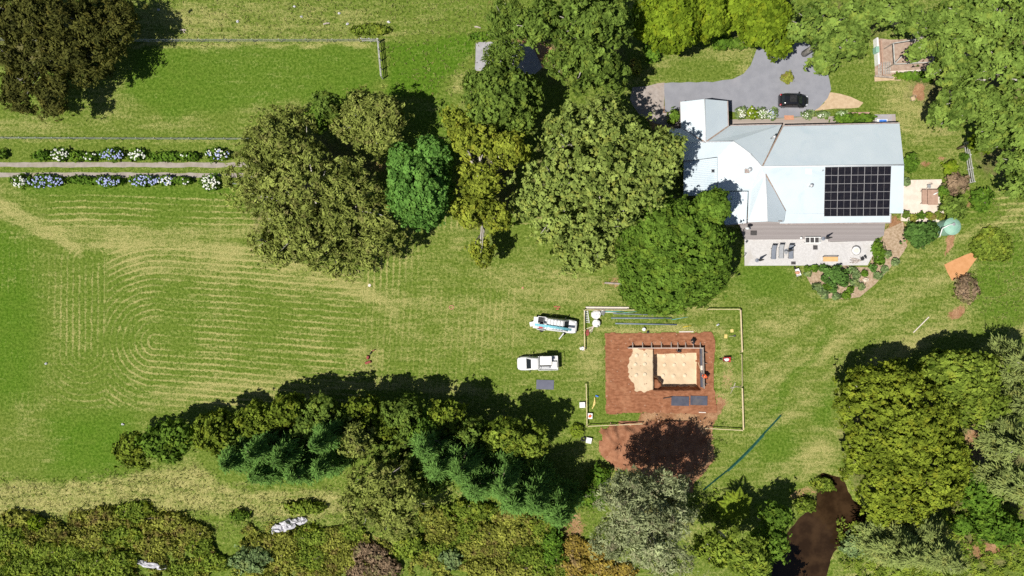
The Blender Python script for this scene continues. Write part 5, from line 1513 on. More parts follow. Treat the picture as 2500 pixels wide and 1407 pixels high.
glass(f, [(-1.5, .48, 1.40), (-1.78, .55, 1.10), (-1.78, -.55, 1.10), (-1.5, -.48, 1.40)], car, 'rear_window')
for s in (-1, 1):
    for a0, a1 in ((-1.2, -.35), (-.28, .5)):
        glass(f, [(a0, s * .81, 1.02), (a1 + (.25 if a1 > 0 else 0), s * .81, 1.02), (a1, s * .66, 1.36), (a0, s * .66, 1.38)], car, 'side_window')
    m = MB(); m.box(f((.55, s * .95, 1.0)), (.14, .2, .14), R(-1)); m.build('wing_mirror', M['black_car'], car, bevel=.03)
    m = MB(); m.box(f((-1.83, s * .66, .92)), (.22, .22, .2), R(-1)); m.build('tail_lamp', M['lamp_red'], car, bevel=.05)
    m = MB(); m.box(f((1.68, s * .55, .7)), (.3, .2, .12), R(-1)); m.build('headlight', M['lamp_clear'], car, bevel=.04)
    for x in (-1.25, 1.2): wheel(f, x, s * .76, .31, car, .2)
m = MB(); m.box(f((-.4, 0, 1.505)), (.9, .9, .015), R(-1)); m.build('roof_panel', M['black'], car)


def ute_body(f, root, ang, single=False):
    """Cab-chassis ute, nose towards +x, front bumper near x = 2.6."""
    loft([(-.05, .86, .8, .45, 1.0, .1), (.6, .90, .84, .4, 1.02, .1), (1.2, .92, .84, .4, 1.05, .12), (1.7, .92, .82, .42, 1.06, .14), (2.3, .88, .72, .45, 1.0, .16), (2.6, .74, .55, .48, .86, .14), (2.72, .5, .4, .52, .7, .1)], f, M['white_car'], root, 'body')
    x0 = -.02 if single else -1.35
    if not single:
        loft([(-1.5, .86, .8, .45, 1.0, .1), (-.04, .86, .8, .45, 1.0, .1)], f, M['white_car'], root, 'rear_door_body')
    loft([(x0, .82, .64, .98, 1.62, .08), (x0 + .25, .83, .66, .98, 1.74, .08), (.55, .83, .66, .98, 1.75, .08), (.85, .82, .64, .98, 1.68, .08), (1.55, .78, .56, .98, 1.08, .05)], f, M['white_car'], root, 'cabin')
    glass(f, [(.92, -.58, 1.655), (1.52, -.68, 1.12), (1.52, .68, 1.12), (.92, .58, 1.655)], root, 'windscreen')
    for s in (-1, 1):
        glass(f, [(.1, s * .87, 1.06), (1.1, s * .87, 1.06), (.8, s * .72, 1.6), (.1, s * .72, 1.62)], root, 'side_window')
        m = MB(); m.box(f((1.05, s * 1.03, 1.12)), (.12, .24, .2), ang); m.build('wing_mirror', M['black'], root, bevel=.03)
        m = MB(); m.box(f((2.42, s * .66, .85)), (.3, .26, .16), ang); m.build('headlight', M['lamp_clear'], root, bevel=.04)
        wheel(f, 1.85, s * .82, .38, root, .24)
    m = MB(); m.box(f((2.68, 0, .5)), (.16, 1.5, .2), ang); m.build('bumper', M['black'], root, bevel=.04)


# ute with the canopy tray, nose to the left
b = P(1311, 887, .8); b.z = 0
ang = R(181.5)
ute = thing('tray_ute', 'white single cab ute with open toolbox above the grey sheet', 'ute', b)
f = xf(b + Vector((.1, 0, 0)), ang)
ute_body(f, ute, ang, True)
for s in (-1, 1): wheel(f, -1.55, s * .78, .38, ute, .24)
m = MB(); m.box(f((-1.35, 0, .92)), (2.6, 1.86, .1), ang); tr = m.build('tray', M['tray_grey'], ute)
for s in (-1, 1):
    m = MB(); m.box(f((-1.35, s * .92, 1.08)), (2.6, .05, .24), ang); m.build('tray_side', M['white_paint'], ute)
m = MB(); m.box(f((-2.63, 0, 1.08)), (.05, 1.8, .24), ang); m.build('tailgate', M['white_paint'], ute)
m = MB()
for s in (-.85, .85): m.tube([f((-.12, s, .95)), f((-.12, s, 1.85))], .035, 6)
m.tube([f((-.12, -.85, 1.85)), f((-.12, .85, 1.85))], .035, 6)
for s in (-.4, 0, .4): m.tube([f((-.12, s, 1.0)), f((-.12, s, 1.85))], .02, 5)
m.build('headboard_rack', M['white_paint'], ute, True)
m = MB()
for s in (-.85, .85): m.tube([f((-2.72, s, .95)), f((-2.72, s, 1.85))], .03, 6)
m.tube([f((-2.72, -.85, 1.85)), f((-2.72, .85, 1.85))], .03, 6)
m.build('rear_rack', M['dark_metal'], ute, True)
m = MB(); m.box(f((-1.05, -.3, 1.28)), (1.55, 1.0, .62), ang); bx = m.build('toolbox', M['white_paint'], ute, bevel=.03)
m = MB(); m.box(f((-1.05, -.62, 1.95)), (1.5, .75, .05), ang, 1.0); m.build('toolbox_lid', M['white_paint'], ute, bevel=.02)
m = MB()
for q in (-.4, -1.7): m.tube([f((q, -.4, 1.58)), f((q, -.62, 1.93))], .02, 5)
m.build('lid_strut', M['galv'], ute)
m = MB(); m.box(f((-1.05, .28, 1.18)), (1.5, .1, .42), ang); m.build('tray_divider', M['dark_metal'], ute)
m = MB(); m.box(f((-.95, .55, 1.12)), (1.2, .3, .3), ang); m.build('tool_chest', M['galv'], ute, bevel=.02)
m = MB(); m.box(f((-2.2, .25, 1.18)), (.6, .9, .4), ang); m.build('tray_crate', M['white_paint'], ute, bevel=.02)

# dual cab ute with a roof rack, nose to the right, driver door open
b = P(1364, 794, .8); b.z = 0
ang = R(-6.5)
ut2 = thing('dual_cab_ute', 'white dual cab ute with roof rack and open door below the plane tree', 'ute', b)
f = xf(b + Vector((-.25, .02, 0)), ang)
ute_body(f, ut2, ang, False)
for s in (-1, 1): wheel(f, -1.75, s * .8, .38, ut2, .24)
m = MB(); m.box(f((-2.05, 0, .85)), (1.1, 1.7, .1), ang); m.build('tray', M['tray_grey'], ut2)
for s in (-1, 1):
    m = MB(); m.box(f((-2.05, s * .86, 1.05)), (1.1, .06, .4), ang); m.build('tray_side', M['white_car'], ut2)
m = MB(); m.box(f((-2.85, 0, .78)), (.55, 1.5, .05), ang, 1, .12); m.build('tailgate', M['white_car'], ut2)
m = MB()
for s in (-.66, .66): m.tube([f((-1.9, s, 1.95)), f((.75, s, 1.95))], .03, 6)
for q in np.linspace(-1.85, .7, 7): m.tube([f((q, -.66, 1.95)), f((q, .66, 1.95))], .022, 5)
for s in (-.66, .66):
    for q in (-1.8, -.6, .6): m.tube([f((q, s * 1.05, 1.0 if q < -1 else 1.68)), f((q, s, 1.95))], .025, 5)
m.build('roof_rack', M['galv'], ut2, True)
m = MB(); m.box(f((-2.2, .4, 1.12)), (.7, .7, .45), ang); m.build('toolbox', M['dark_metal'], ut2, bevel=.03)
m = MB(); m.box(f((-2.1, -.35, 1.06)), (.5, .6, .35), ang); m.build('tray_bin', M['red'], ut2, bevel=.03)
dpos = f((1.0, -.93, 0))
m = MB(); m.box((dpos.x - .32, dpos.y - .42, 1.02), (1.0, .1, .95), R(52)); dr = m.build('door', M['white_car'], ut2, bevel=.03)
m = MB(); m.box((dpos.x - .22, dpos.y - .46, 1.3), (.75, .03, .34), R(52)); m.build('door_window', M['glass'], dr)
lp = MB()
for s in (-.05, .07, .18): lp.tube([f((-3.0, -.28 + s, 2.03)), f((1.9, -.42 + s, 2.03))], .055, 7)
lp.solo('pipe_bundle', M['sky_pipe'], 'sky blue pipes lying on the dual cab roof rack', 'pipes', None, True)
q = f((-3.1, -.2, 0))
m = MB(); m.box((q.x, q.y, .55), (1.0, .6, .12), R(12)); m.box((q.x - .1, q.y - .1, .25), (.3, .3, .5), R(12))
m.solo('saw_bench', M['white_paint'], 'white saw bench standing behind the dual cab ute', 'bench', bevel=.03)
q = P(1322, 806); m = MB(); m.tube([(q.x + .2 * math.cos(a), q.y + .2 * math.sin(a), .1) for a in np.linspace(0, 6.28, 13)[:-1]], .09, 6, True)
m.solo('spare_tyre', M['rubber'], 'black tyre on the grass behind the dual cab ute', 'tyre', None, True)

# ------------------------------------------------------------------ building site
def boardline(label, pts, z=.62, wd=.09, ht=.12, name='profile_board', mat='timber', post_gap=2.6, group=None):
    q0 = P(*pts[0], 0)
    root = thing(name, label, 'timber rail', q0, group)
    for a, b_ in zip(pts[:-1], pts[1:]):
        A, B = P(*a, z), P(*b_, z)
        m = MB(); m.beam(A, B, wd, ht); m.build('rail', M[mat], root)
        n = max(1, int((B - A).length / post_gap))
        for i in range(n + 1):
            p = A.lerp(B, i / n)
            d = (B - A).normalized(); s = d.cross(Vector((0, 0, 1))) * .085
            m = MB(); m.box((p.x + s.x, p.y + s.y, z * .5 - .02), (.06, .06, z + .16)); m.build('post', M[mat], root)
    return root


boardline('left string line board beside the ladder', [(1426, 757), (1427, 857)])
boardline('top left string line board behind the bulk bags', [(1428, 757), (1562, 757.5)])
boardline('top right string line board beyond the fig tree', [(1728, 755.5), (1807, 755.5)])
boardline('upper right string line board of the building site', [(1808, 757), (1812, 860)], wd=.16)
boardline('middle right string line board of the building site', [(1811, 866), (1812, 944)], wd=.06, ht=.06)
boardline('lower right string line board of the building site', [(1812, 948), (1815, 1050)], wd=.16)
boardline('bottom right string line board below the dark sheets', [(1722, 1046), (1813, 1051)])
boardline('bottom left string line board above the soil heap', [(1436, 1041), (1568, 1035)])
boardline('lower left string line board beside the white crates', [(1431, 938), (1433, 1040)])
for i, (x0, x1, y, lab) in enumerate([(1430, 1535, 750.5, 'long pale plank nearest the fence on the board stack'), (1432, 1530, 753.5, 'long pale plank nearest the string line on the board stack')]):
    m = MB(); m.beam(P(x0, y, .12 + .01 * i), P(x1, y + 1, .12 + .01 * i), .17, .2); m.solo('timber_plank', M['pale_board'], lab, 'plank')
m = MB(); m.beam(P(1520, 753, .06), P(1560, 755.5, .06), .1, .08); m.solo('timber_plank', M['timber'], 'short yellow plank at the end of the pale board stack', 'plank')
# ladder
r0 = P(1431, 775, .1); lad = thing('ladder', 'white ladder lying on the grass inside the left string line', 'ladder', (r0.x, r0.y, 0))
for s in (-1, 1):
    m = MB(); m.beam(P(1431 + s * 3.6, 759, .12), P(1434 + s * 4.6, 789, .12), .06, .09); m.build('stile', M['white_paint'], lad)
for i in range(7):
    f_ = (i + .5) / 7
    m = MB(); m.beam(P(1427.4 + 1.9 * f_, 759 + 30 * f_, .12), P(1434.6 + 4 * f_, 759 + 30 * f_, .12), .05, .04); m.build('rung', M['white_paint'], lad)
for (x, y, s, lab, sd_) in [(1455, 768, .72, 'upper white bulk bag of building material', 1), (1455, 789, .62, 'lower white bulk bag with an open dark mouth', 2)]:
    q = P(x, y); bgd = thing('bulk_bag', lab, 'bulk bag', q)
    m = MB(); m.lathe([(s * .75, 0), (s * .92, .1), (s * .95, .4), (s * .82, .62), (s * .5, .72), (s * .15, .74)], q, 9, 1, .92); 
    rr = random.Random(sd_); m.v = [(a + rr.uniform(-.06, .06), b_ + rr.uniform(-.06, .06), c + rr.uniform(-.05, .05)) for a, b_, c in m.v]
    m.build('bag', M['bag'], bgd)
    m = MB(); m.blob(q + Vector((.2, -.3, .62)), (.16, .12, .1), sd_, .3); m.build('mouth', M['black' if sd_ == 2 else 'bag'], bgd)
q = P(1470, 762); m = MB(); m.blob((q.x, q.y, .2), (.35, .4, .3), 5, .4); m.solo('rubble_bag', M['galv'], 'crumpled grey bag beside the upper bulk bag', 'bag')
for i in range(7):
    a = R(20 + i * 9); c = P(1440 + i * 1.3, 800 + (i % 3) * 2.4, .05 + .025 * i); d = Vector((math.cos(a), math.sin(a), 0)) * .55
    m = MB(); m.beam(c - d, c + d, .06, .05)
    m.solo('timber_stake', M['old_timber' if i % 2 else 'pale_board'], 'timber stake in the loose pile below the bulk bags', 'stake', 'stakes in the loose pile')
q = P(1434, 812); m = MB(); m.blob((q.x, q.y, .1), (.3, .4, .16), 8, .4); m.solo('scrap_heap', M['rust_metal'], 'rusty brown scrap heap by the left string line', 'scrap')
q = P(1421, 851); m = MB(); m.blob((q.x, q.y, .15), (.4, .24, .2), 9, .35); m.solo('sack', M['bag'], 'white sack lying at the foot of the left string line', 'sack')
for (x0, y0, x1, y1, wd, mat, lab, nm) in [
    (1497, 766, 1600, 769, .10, 'pipe_grey', 'blue grey pipe nearest the top string line', 'drain_pipe'),
    (1492, 777, 1640, 777, .14, 'pipe_grey', 'blue grey pipe in the middle of the three lengths', 'drain_pipe'),
    (1502, 790, 1652, 793, .16, 'pipe_grey', 'lowest of the three blue grey pipe lengths', 'drain_pipe'),
    (1474, 760, 1524, 762, .09, 'pipe_teal', 'teal pipe behind the bulk bags', 'conduit_pipe'),
    (1478, 763, 1505, 763.5, .06, 'white_paint', 'short white conduit below the teal pipe', 'conduit_pipe'),
    (1522, 764, 1562, 760, .05, 'pipe_teal', 'thin teal pipe slanting right of the bulk bags', 'conduit_pipe'),
    (1640, 781, 1680, 774, .06, 'pipe_teal', 'thin teal pipe sticking out from under the fig tree', 'conduit_pipe'),
    (1667, 799, 1688, 795, .06, 'yellow', 'yellow pole lying above the building pad', 'pole')]:
    m = MB(); m.tube([P(x0, y0, wd * .6 + .03), P(x1, y1, wd * .6 + .03)], wd * .6, 8); m.solo(nm, M[mat], lab, 'pipe', None, True)
m = MB(); m.beam(P(1658, 810.5, .09), P(1693, 810, .09), .14, .05); m.solo('timber_plank', M['pale_board'], 'pale plank along the top edge of the building pad', 'plank')
q = P(1571, 804); m = MB(); m.lathe([(.19, 0), (.23, .36), (.25, .37), (.2, .39), (.02, .39)], q, 14); m.solo('bucket', M['white_paint'], 'white bucket above the building pad', 'bucket', None, True)
q = P(1581, 811); m = MB(); m.box((q.x, q.y, .14), (.25, .3, .28), .3); m.solo('tool_case', M['dark_metal'], 'small dark tool case beside the white bucket', 'case', bevel=.03)
q = P(1752, 793); m = MB(); m.box((q.x, q.y, .1), (.35, .22, .2), .5); m.solo('tool_case', M['galv'], 'small grey tool case on the grass above the plywood', 'case', bevel=.03)
for (x, y, rz, lab) in [(1787, 808, .05, 'upper yellow plywood square on the grass'), (1772, 821.5, -.04, 'lower yellow plywood square on the grass')]:
    q = P(x, y, .08); m = MB(); m.box(q, (.40, .52 if y > 815 else .42, .03), rz); m.solo('plywood_square', M['ply'], lab, 'plywood')
q = P(1786, 821, .08); sv = thing('shovel', 'shovel standing in the grass beside the plywood', 'shovel', (q.x, q.y, 0))
m = MB(); m.tube([(q.x - .4, q.y, .35), (q.x + .25, q.y, .2)], .02, 6); m.build('handle', M['pale_board'], sv)
m = MB(); m.box((q.x + .38, q.y + .05, .15), (.3, .22, .03), 0, .8, .3); m.build('blade', M['dark_metal'], sv)


def wheelbarrow(label, x, y, ang, tray, load):
    b = P(x, y); b.z = 0
    root = thing('wheelbarrow', label, 'wheelbarrow', b)
    f = xf(b, ang)
    m = MB()
    lo = [(-.3, -.2), (.35, -.16), (.35, .16), (-.3, .2)]; hi = [(-.48, -.34), (.52, -.27), (.52, .27), (-.48, .34)]
    m.v = [tuple(f((a, c, .38))) for a, c in lo] + [tuple(f((a, c, .66))) for a, c in hi]
    m.f = [[0, 3, 2, 1]] + [[i, (i + 1) % 4, 4 + (i + 1) % 4, 4 + i] for i in range(4)]
    m.build('tray', tray, root)
    m = MB(); m.blob(f((0, 0, .55)), (.34, .2, .1), 4, .3); m.build('load', load, root)
    for s in (-1, 1):
        m = MB(); m.tube([f((.7, s * .08, .2)), f((.3, s * .16, .36)), f((-.5, s * .24, .42)), f((-1.0, s * .27, .62))], .022, 6); m.build('handle', M['dark_metal'], root)
        m = MB(); m.tube([f((-.3, s * .2, .4)), f((-.42, s * .24, 0))], .018, 5); m.build('leg', M['dark_metal'], root)
    m = MB(); c = f((.72, 0, .19)); d = f((.72, 1, .19)) - c
    m.tube([tuple(f((.72 + .15 * math.cos(a), 0, .19 + .15 * math.sin(a)))) for a in np.linspace(0, 6.283, 13)[:-1]], .05, 6, True); m.build('wheel', M['rubber'], root, True)
    return root


wheelbarrow('red wheelbarrow with a white load right of the building pad', 1771, 877, R(178), M['red'], M['bag'])
wheelbarrow('pale wheelbarrow on the lawn below the patio', 1943, 666, R(108), M['white_paint'], M['terracotta'])

# formwork round the pit
fw = P(1624, 850); form = thing('formwork', 'timber formwork with angled braces along the top of the pit', 'formwork', (fw.x, fw.y, 0))
m = MB(); m.beam(P(1533, 849.5, .45), P(1716, 849.5, .45), .07, .9); m.build('form_board', M['pale_board'], form)
for x in (1545, 1569, 1591, 1615, 1639, 1655, 1674, 1693, 1710):
    m = MB(); m.beam(P(x, 848.5, .78), P(x - .6, 837, .08), .10, .06); br = m.build('brace', M['pale_board'], form)
    m = MB(); m.box(P(x - .6, 836.6, .12), (.06, .06, .5)); m.build('stake', M['old_timber'], br)
fw2 = P(1716, 900); form2 = thing('formwork', 'dark faced formwork along the right side of the pit', 'formwork', (fw2.x, fw2.y, 0))
m = MB(); m.beam(P(1714.8, 848, .45), P(1717.5, 948, .45), .08, .9); m.build('form_board', M['old_timber'], form2)
m = MB(); m.beam(P(1711.5, 851, .05), P(1713.5, 945, .05), .30, .5); m.build('form_panel', M['slate_sheet'], form2)
for y in (862, 888, 915, 938):
    m = MB(); m.beam(P(1717.5, y, .7), P(1727, y - .4, .08), .07, .05); m.build('brace', M['old_timber'], form2)
m = MB(); m.beam(P(1713, 893, .36), P(1713.5, 904, .36), .32, .03); m.solo('timber_offcut', M['pale_board'], 'pale offcut lying on the right formwork', 'timber')
m = MB(); m.beam(P(1704, 885, .35), P(1713, 910, .35), .05, .05); m.solo('timber_pole', M['timber'], 'thin yellow pole leaning from the pit on the right formwork', 'pole')
for (x0, y0, x1, y1, lab, mat, nm, zz_) in [(1639, 968, 1682, 991, 'left dark sheet on the red clay below the pit', 'slate_sheet', 'dark_sheet', .13), (1685.5, 967, 1727, 989.5, 'right dark sheet with pale smears below the pit', 'slate_sheet', 'dark_sheet', .13), (1309.5, 928, 1352, 951, 'grey sheet lying on the grass below the tray ute', 'grey_sheet', 'grey_sheet', .05)]:
    a, b_ = P(x0, y0, zz_), P(x1, y1, zz_)
    m = MB(); m.box(((a.x + b_.x) / 2, (a.y + b_.y) / 2, zz_), (abs(b_.x - a.x), abs(b_.y - a.y), .04), R(-1.5)); m.solo(nm, M[mat], lab, 'sheet')
m = MB(); m.beam(P(1619, 973, .16), P(1641, 969, .16), .1, .1); m.solo('steel_bar', M['dark_metal'], 'short dark bar left of the dark sheets', 'bar')
m = MB(); m.beam(P(1706, 1007, .14), P(1723, 1007.5, .14), .12, .08); m.solo('timber_plank', M['pale_board'], 'short pale plank at the lower edge of the building pad', 'plank')
for (x, y, rz, lab, mats) in [(1421, 988, .05, 'white crate left of the lower left string line', ('white_paint', 'white_paint')), (1439, 1015, -.05, 'white crate holding an orange tub inside the string line', ('white_paint', 'orange_cloth')), (1437, 1074.5, -.2, 'white crate beside the tyre and fern', ('white_paint', 'white_paint'))]:
    q = P(x, y); root = thing('crate', lab, 'crate', q); ca, sa = math.cos(rz), math.sin(rz)
    for dx, dy, sx, sy in ((-.34, 0, .04, .74), (.34, 0, .04, .74), (0, -.35, .64, .04), (0, .35, .64, .04)):
        m = MB(); m.box((q.x + dx * ca - dy * sa, q.y + dx * sa + dy * ca, .2), (sx, sy, .4), rz); m.build('side', M[mats[0]], root)
    m = MB(); m.box((q.x, q.y, .36), (.63, .65, .04), rz); m.build('lid', M['white_paint'], root)
    if mats[1] != 'white_paint':
        m = MB(); m.lathe([(.16, 0), (.2, .14), (.02, .15)], (q.x, q.y, .385), 12); m.build('tub', M[mats[1]], root)
q = P(1424, 1071); m = MB(); m.tube([(q.x + .27 * math.cos(a), q.y + .27 * math.sin(a), .12) for a in np.linspace(0, 6.283, 17)[:-1]], .11, 7, True); m.solo('old_tyre', M['rubber'], 'black tyre beside the small fern', 'tyre', None, True)
for i, (x, y, a) in enumerate([(1450, 984, 75), (1449, 992, 60), (1452, 978, 95)]):
    c = P(x, y, .06 + .04 * i); d = Vector((math.cos(R(a)), math.sin(R(a)), 0)) * .4
    m = MB(); m.beam(c - d, c + d, .12, .05); m.solo('timber_offcut', M['ply'], 'yellow timber offcut in the small pile by the crates', 'timber', 'offcuts by the crates')
q = P(1457, 967); m = MB(); m.box((q.x, q.y, .1), (.4, .18, .2), -.4); m.solo('tool_case', M['blue'], 'small blue tool case inside the lower left string line', 'case', bevel=.03)

# soil heap
hx = np.arange(1462, 1760, 4.0); hy = np.arange(1028, 1180, 4.0)
HX, HY = np.meshgrid(hx, hy)
ed = (vnoise(HX, HY, 14, 41) - .5) * 18
hm = 1.0 * blob(HX + ed, HY + ed, 1533, 1088, 58, 46, 10, .45) + .5 * blob(HX + ed, HY - ed, 1610, 1060, 60, 28, -10, .5) + .4 * blob(HX + ed, HY, 1660, 1090, 55, 50, 0, .6)
hz = hm * .9 + (vnoise(HX, HY, 8, 42) - .5) * .45 * np.clip(hm * 2, 0, 1) + (vnoise(HX, HY, 18, 43) - .5) * .3 * np.clip(hm * 2, 0, 1) - .03
hme = grid_mesh('soil_heap', hx, hy, hz, {'sand': np.zeros(HX.shape)}, keep=hm > .05)
t = NT('heaped_red_soil'); p_ = t.pos(); n2 = t.noise(p_, .9, 5, .65); n4 = t.noise(p_, 6, 3, .7)
cc = t.mix(t.ss(n2, .3, .7), (0.22, 0.092, 0.048), (0.36, 0.175, 0.10)); cc = t.mix(t.mul(t.ss(n4, .58, .75), .6), cc, (0.46, 0.29, 0.18))
hp = link('soil_heap', hme, t.surf(cc, .95, 0, t.bump(t.add(n2, n4), .8, .1), .05)); tag(hp, 'spread heap of red brown spoil below the building pad', 'soil heap', None, 'structure')
# clods scattered on the clay (too small to pick apart)
rr = random.Random(9); m = MB()
for i in range(260):
    x, y = rr.uniform(1480, 1745), rr.uniform(816, 1130)
    if 1590 < x < 1722 and 840 < y < 960: continue
    s = rr.uniform(.03, .11); q = P(x, y, .06 if y < 1010 else .25); m.blob(q, (s, s * rr.uniform(.7, 1.3), s * .6), i, .3, 5, 3)
tag(m.build('clay_clods', mottled('clay_clod', (0.30, 0.15, 0.09), (0.52, 0.36, 0.26), 5, .95)), 'loose clay clods scattered over the pad', 'soil', None, 'stuff')

# silt fence
q0 = P(1820, 1090); sf = thing('silt_fence', 'teal shade cloth silt fence slanting across the lawn', 'fence', (q0.x, q0.y, 0))
pl = [(1716, 1196), (1745, 1172), (1775, 1148), (1805, 1120), (1835, 1090), (1862, 1060), (1885, 1036), (1905, 1014)]
m = MB()
for i, ((x0, y0), (x1, y1)) in enumerate(zip(pl[:-1], pl[1:])):
    s = .10 + .12 * math.sin(math.pi * (i + .5) / 7) + (.10 if i in (2, 3, 4) else 0)
    a, b_ = P(x0, y0), P(x1, y1); n_ = (b_ - a).cross(Vector((0, 0, 1))).normalized()
    m.v += [tuple(a + n_ * s + Vector((0, 0, .01))), tuple(b_ + n_ * s + Vector((0, 0, .01))), tuple(b_ - n_ * .02 + Vector((0, 0, .5))), tuple(a - n_ * .02 + Vector((0, 0, .5))), tuple(a - n_ * .05), tuple(b_ - n_ * .05)]
    k = 6 * i; m.f += [[k, k + 1, k + 2, k + 3], [k + 3, k + 2, k + 5, k + 4]]
m.build('cloth', M['teal_mesh'], sf)
for x, y in pl:
    q = P(x, y); m = MB(); m.box((q.x, q.y, .3), (.04, .04, .66)); m.build('stake', M['dark_metal'], sf)

# ------------------------------------------------------------------ people
def person(label, x, y, z0, ang, pose, shirt, trousers, hat):
    b = P(x, y, max(z0, 0)); b.z = z0
    root = thing('person', label, 'person', b)
    ca, sa = math.cos(ang), math.sin(ang)
    def tr(p): return (p[0] * ca - p[1] * sa, p[0] * sa + p[1] * ca, p[2])
    J = {'bend': dict(pel=(0, 0, .86), wst=(.14, 0, .98), ch=(.36, 0, 1.10), nk=(.50, 0, 1.14), hd=(.60, 0, 1.10), tp=(.70, 0, 1.06), sh=(.40, .19, 1.10), el=(.50, .25, .84), wr=(.64, .17, .64), hp=(0, .1, .84), kn=(.10, .13, .47), an=(-.02, .13, .09), to=(.16, .15, .04)),
         'crouch': dict(pel=(-.05, 0, .42), wst=(.05, 0, .56), ch=(.22, 0, .78), nk=(.32, 0, .90), hd=(.40, 0, .97), tp=(.46, 0, 1.06), sh=(.24, .19, .82), el=(.38, .24, .58), wr=(.56, .14, .48), hp=(-.03, .1, .42), kn=(.32, .17, .46), an=(.06, .15, .09), to=(.24, .17, .04)),
         'stand': dict(pel=(0, 0, .94), wst=(0, 0, 1.08), ch=(.03, 0, 1.32), nk=(.05, 0, 1.47), hd=(.09, 0, 1.57), tp=(.10, 0, 1.68), sh=(.02, .2, 1.38), el=(.10, .27, 1.12), wr=(.30, .2, 1.02), hp=(0, .1, .92), kn=(.04, .11, .5), an=(0, .11, .09), to=(.18, .13, .04))}[pose]
    def grow(name, verts, edges, rad, mat, par, lvl=1, rt=0):
        me = bpy.data.meshes.new(name); me.from_pydata([tr(v) for v in verts], edges, [])
        o = link(name, me, mat, par)
        md = o.modifiers.new('skin', 'SKIN'); md.use_smooth_shade = True
        for i, r_ in enumerate(rad):
            rr_ = r_ if hasattr(r_, '__len__') else (r_, r_)
            me.skin_vertices[0].data[i].radius = rr_
        me.skin_vertices[0].data[rt].use_root = True
        sb = o.modifiers.new('sub', 'SUBSURF'); sb.levels = lvl; sb.render_levels = lvl
        return o
    def mir(p, s): return (p[0], p[1] * s, p[2])
    V = [J['pel'], J['wst'], J['ch'], J['nk'], J['hd'], J['tp']]; E = [(0, 1), (1, 2), (2, 3), (3, 4), (4, 5)]; Rr = [.13, .12, .14, .055, .095, .07]
    for s in (1, -1):
        n = len(V); V += [mir(J[k_], s) for k_ in ('sh', 'el', 'wr')]; E += [(2, n), (n, n + 1), (n + 1, n + 2)]; Rr += [.07, .048, .03]
        wr = Vector(mir(J['wr'], s)); d = (wr - Vector(mir(J['el'], s))).normalized()
        pm = wr + d * .08; n2 = len(V); V.append(tuple(pm)); E.append((n + 2, n2)); Rr.append(.036)
        sd_ = d.cross(Vector((0, 0, 1))).normalized()
        for fi, (o_, ln) in enumerate(((-.03, .07), (-.01, .085), (.01, .08), (.03, .06))):
            n3 = len(V); V += [tuple(pm + sd_ * o_ * 1.3 + d * ln * .6), tuple(pm + sd_ * o_ * 1.4 + d * ln * .9 + Vector((0, 0, -.03)))]; E += [(n2, n3), (n3, n3 + 1)]; Rr += [.009, .008]
        n3 = len(V); V += [tuple(wr + d * .04 + sd_ * s * .05), tuple(wr + d * .09 + sd_ * s * .06)]; E += [(n + 2, n3), (n3, n3 + 1)]; Rr += [.012, .010]
        n = len(V); V += [mir(J[k_], s) for k_ in ('hp', 'kn', 'an', 'to')]; E += [(0, n), (n, n + 1), (n + 1, n + 2), (n + 2, n + 3)]; Rr += [.09, .06, .042, .035]
    body = grow('body', V, E, Rr, M['skin'], root)
    V = [J['pel'], J['wst'], J['ch'], tuple(Vector(J['ch']).lerp(Vector(J['nk']), .6))]; E = [(0, 1), (1, 2), (2, 3)]; Rr = [.155, .15, .17, .09]
    for s in (1, -1):
        n = len(V); V += [mir(J['sh'], s), tuple(Vector(mir(J['sh'], s)).lerp(Vector(mir(J['el'], s)), .75))]; E += [(2, n), (n, n + 1)]; Rr += [.095, .075]
    grow('shirt', V, E, Rr, M[shirt], root)
    V = [J['pel']]; E = []; Rr = [.15]
    for s in (1, -1):
        n = len(V); V += [mir(J[k_], s) for k_ in ('hp', 'kn')] + [tuple(Vector(mir(J['kn'], s)).lerp(Vector(mir(J['an'], s)), .85))]; E += [(0, n), (n, n + 1), (n + 1, n + 2)]; Rr += [.11, .085, .07]
    grow('trousers', V, E, Rr, M[trousers], root)
    for s in (1, -1):
        grow('boot', [tuple(Vector(mir(J['an'], s)) + Vector((0, 0, .05))), mir(J['an'], s), mir(J['to'], s)], [(0, 1), (1, 2)], [.06, .06, .05], M['boot'], root)
    h = Vector(J['hd']); tp = Vector(J['tp']); ax = (tp - h).normalized()
    fwd = Vector((ax.z, 0, -ax.x)) if ax.z < .9 else Vector((1, 0, 0))
    m = MB()
    for i, (r_, t_) in enumerate([(.17, -.02), (.175, .0), (.115, .01), (.108, .06), (.075, .105), (.02, .115)]):
        c = h + ax * (.05 + t_)
        for k_ in range(14):
            a = 6.283 * k_ / 14
            m.v.append(tr(tuple(c + fwd * (math.cos(a) * r_) + Vector((0, 1, 0)) * (math.sin(a) * r_))))
    for i in range(5):
        for k_ in range(14): m.f.append([i * 14 + k_, i * 14 + (k_ + 1) % 14, (i + 1) * 14 + (k_ + 1) % 14, (i + 1) * 14 + k_])
    m.f.append([70 + k_ for k_ in range(14)])
    me = m.mesh('hat', (0, 0, 0), True); link('hat', me, M[hat], root)
    # face: eyes, nose and mouth on the front of the head
    m = MB(); c = h + fwd * .10 - ax * .02; m.blob(tr(tuple(c)), (.016, .014, .02), 1, .05, 6, 4); m.build.__self__
    link('nose', m.mesh('nose'), M['skin'], root)
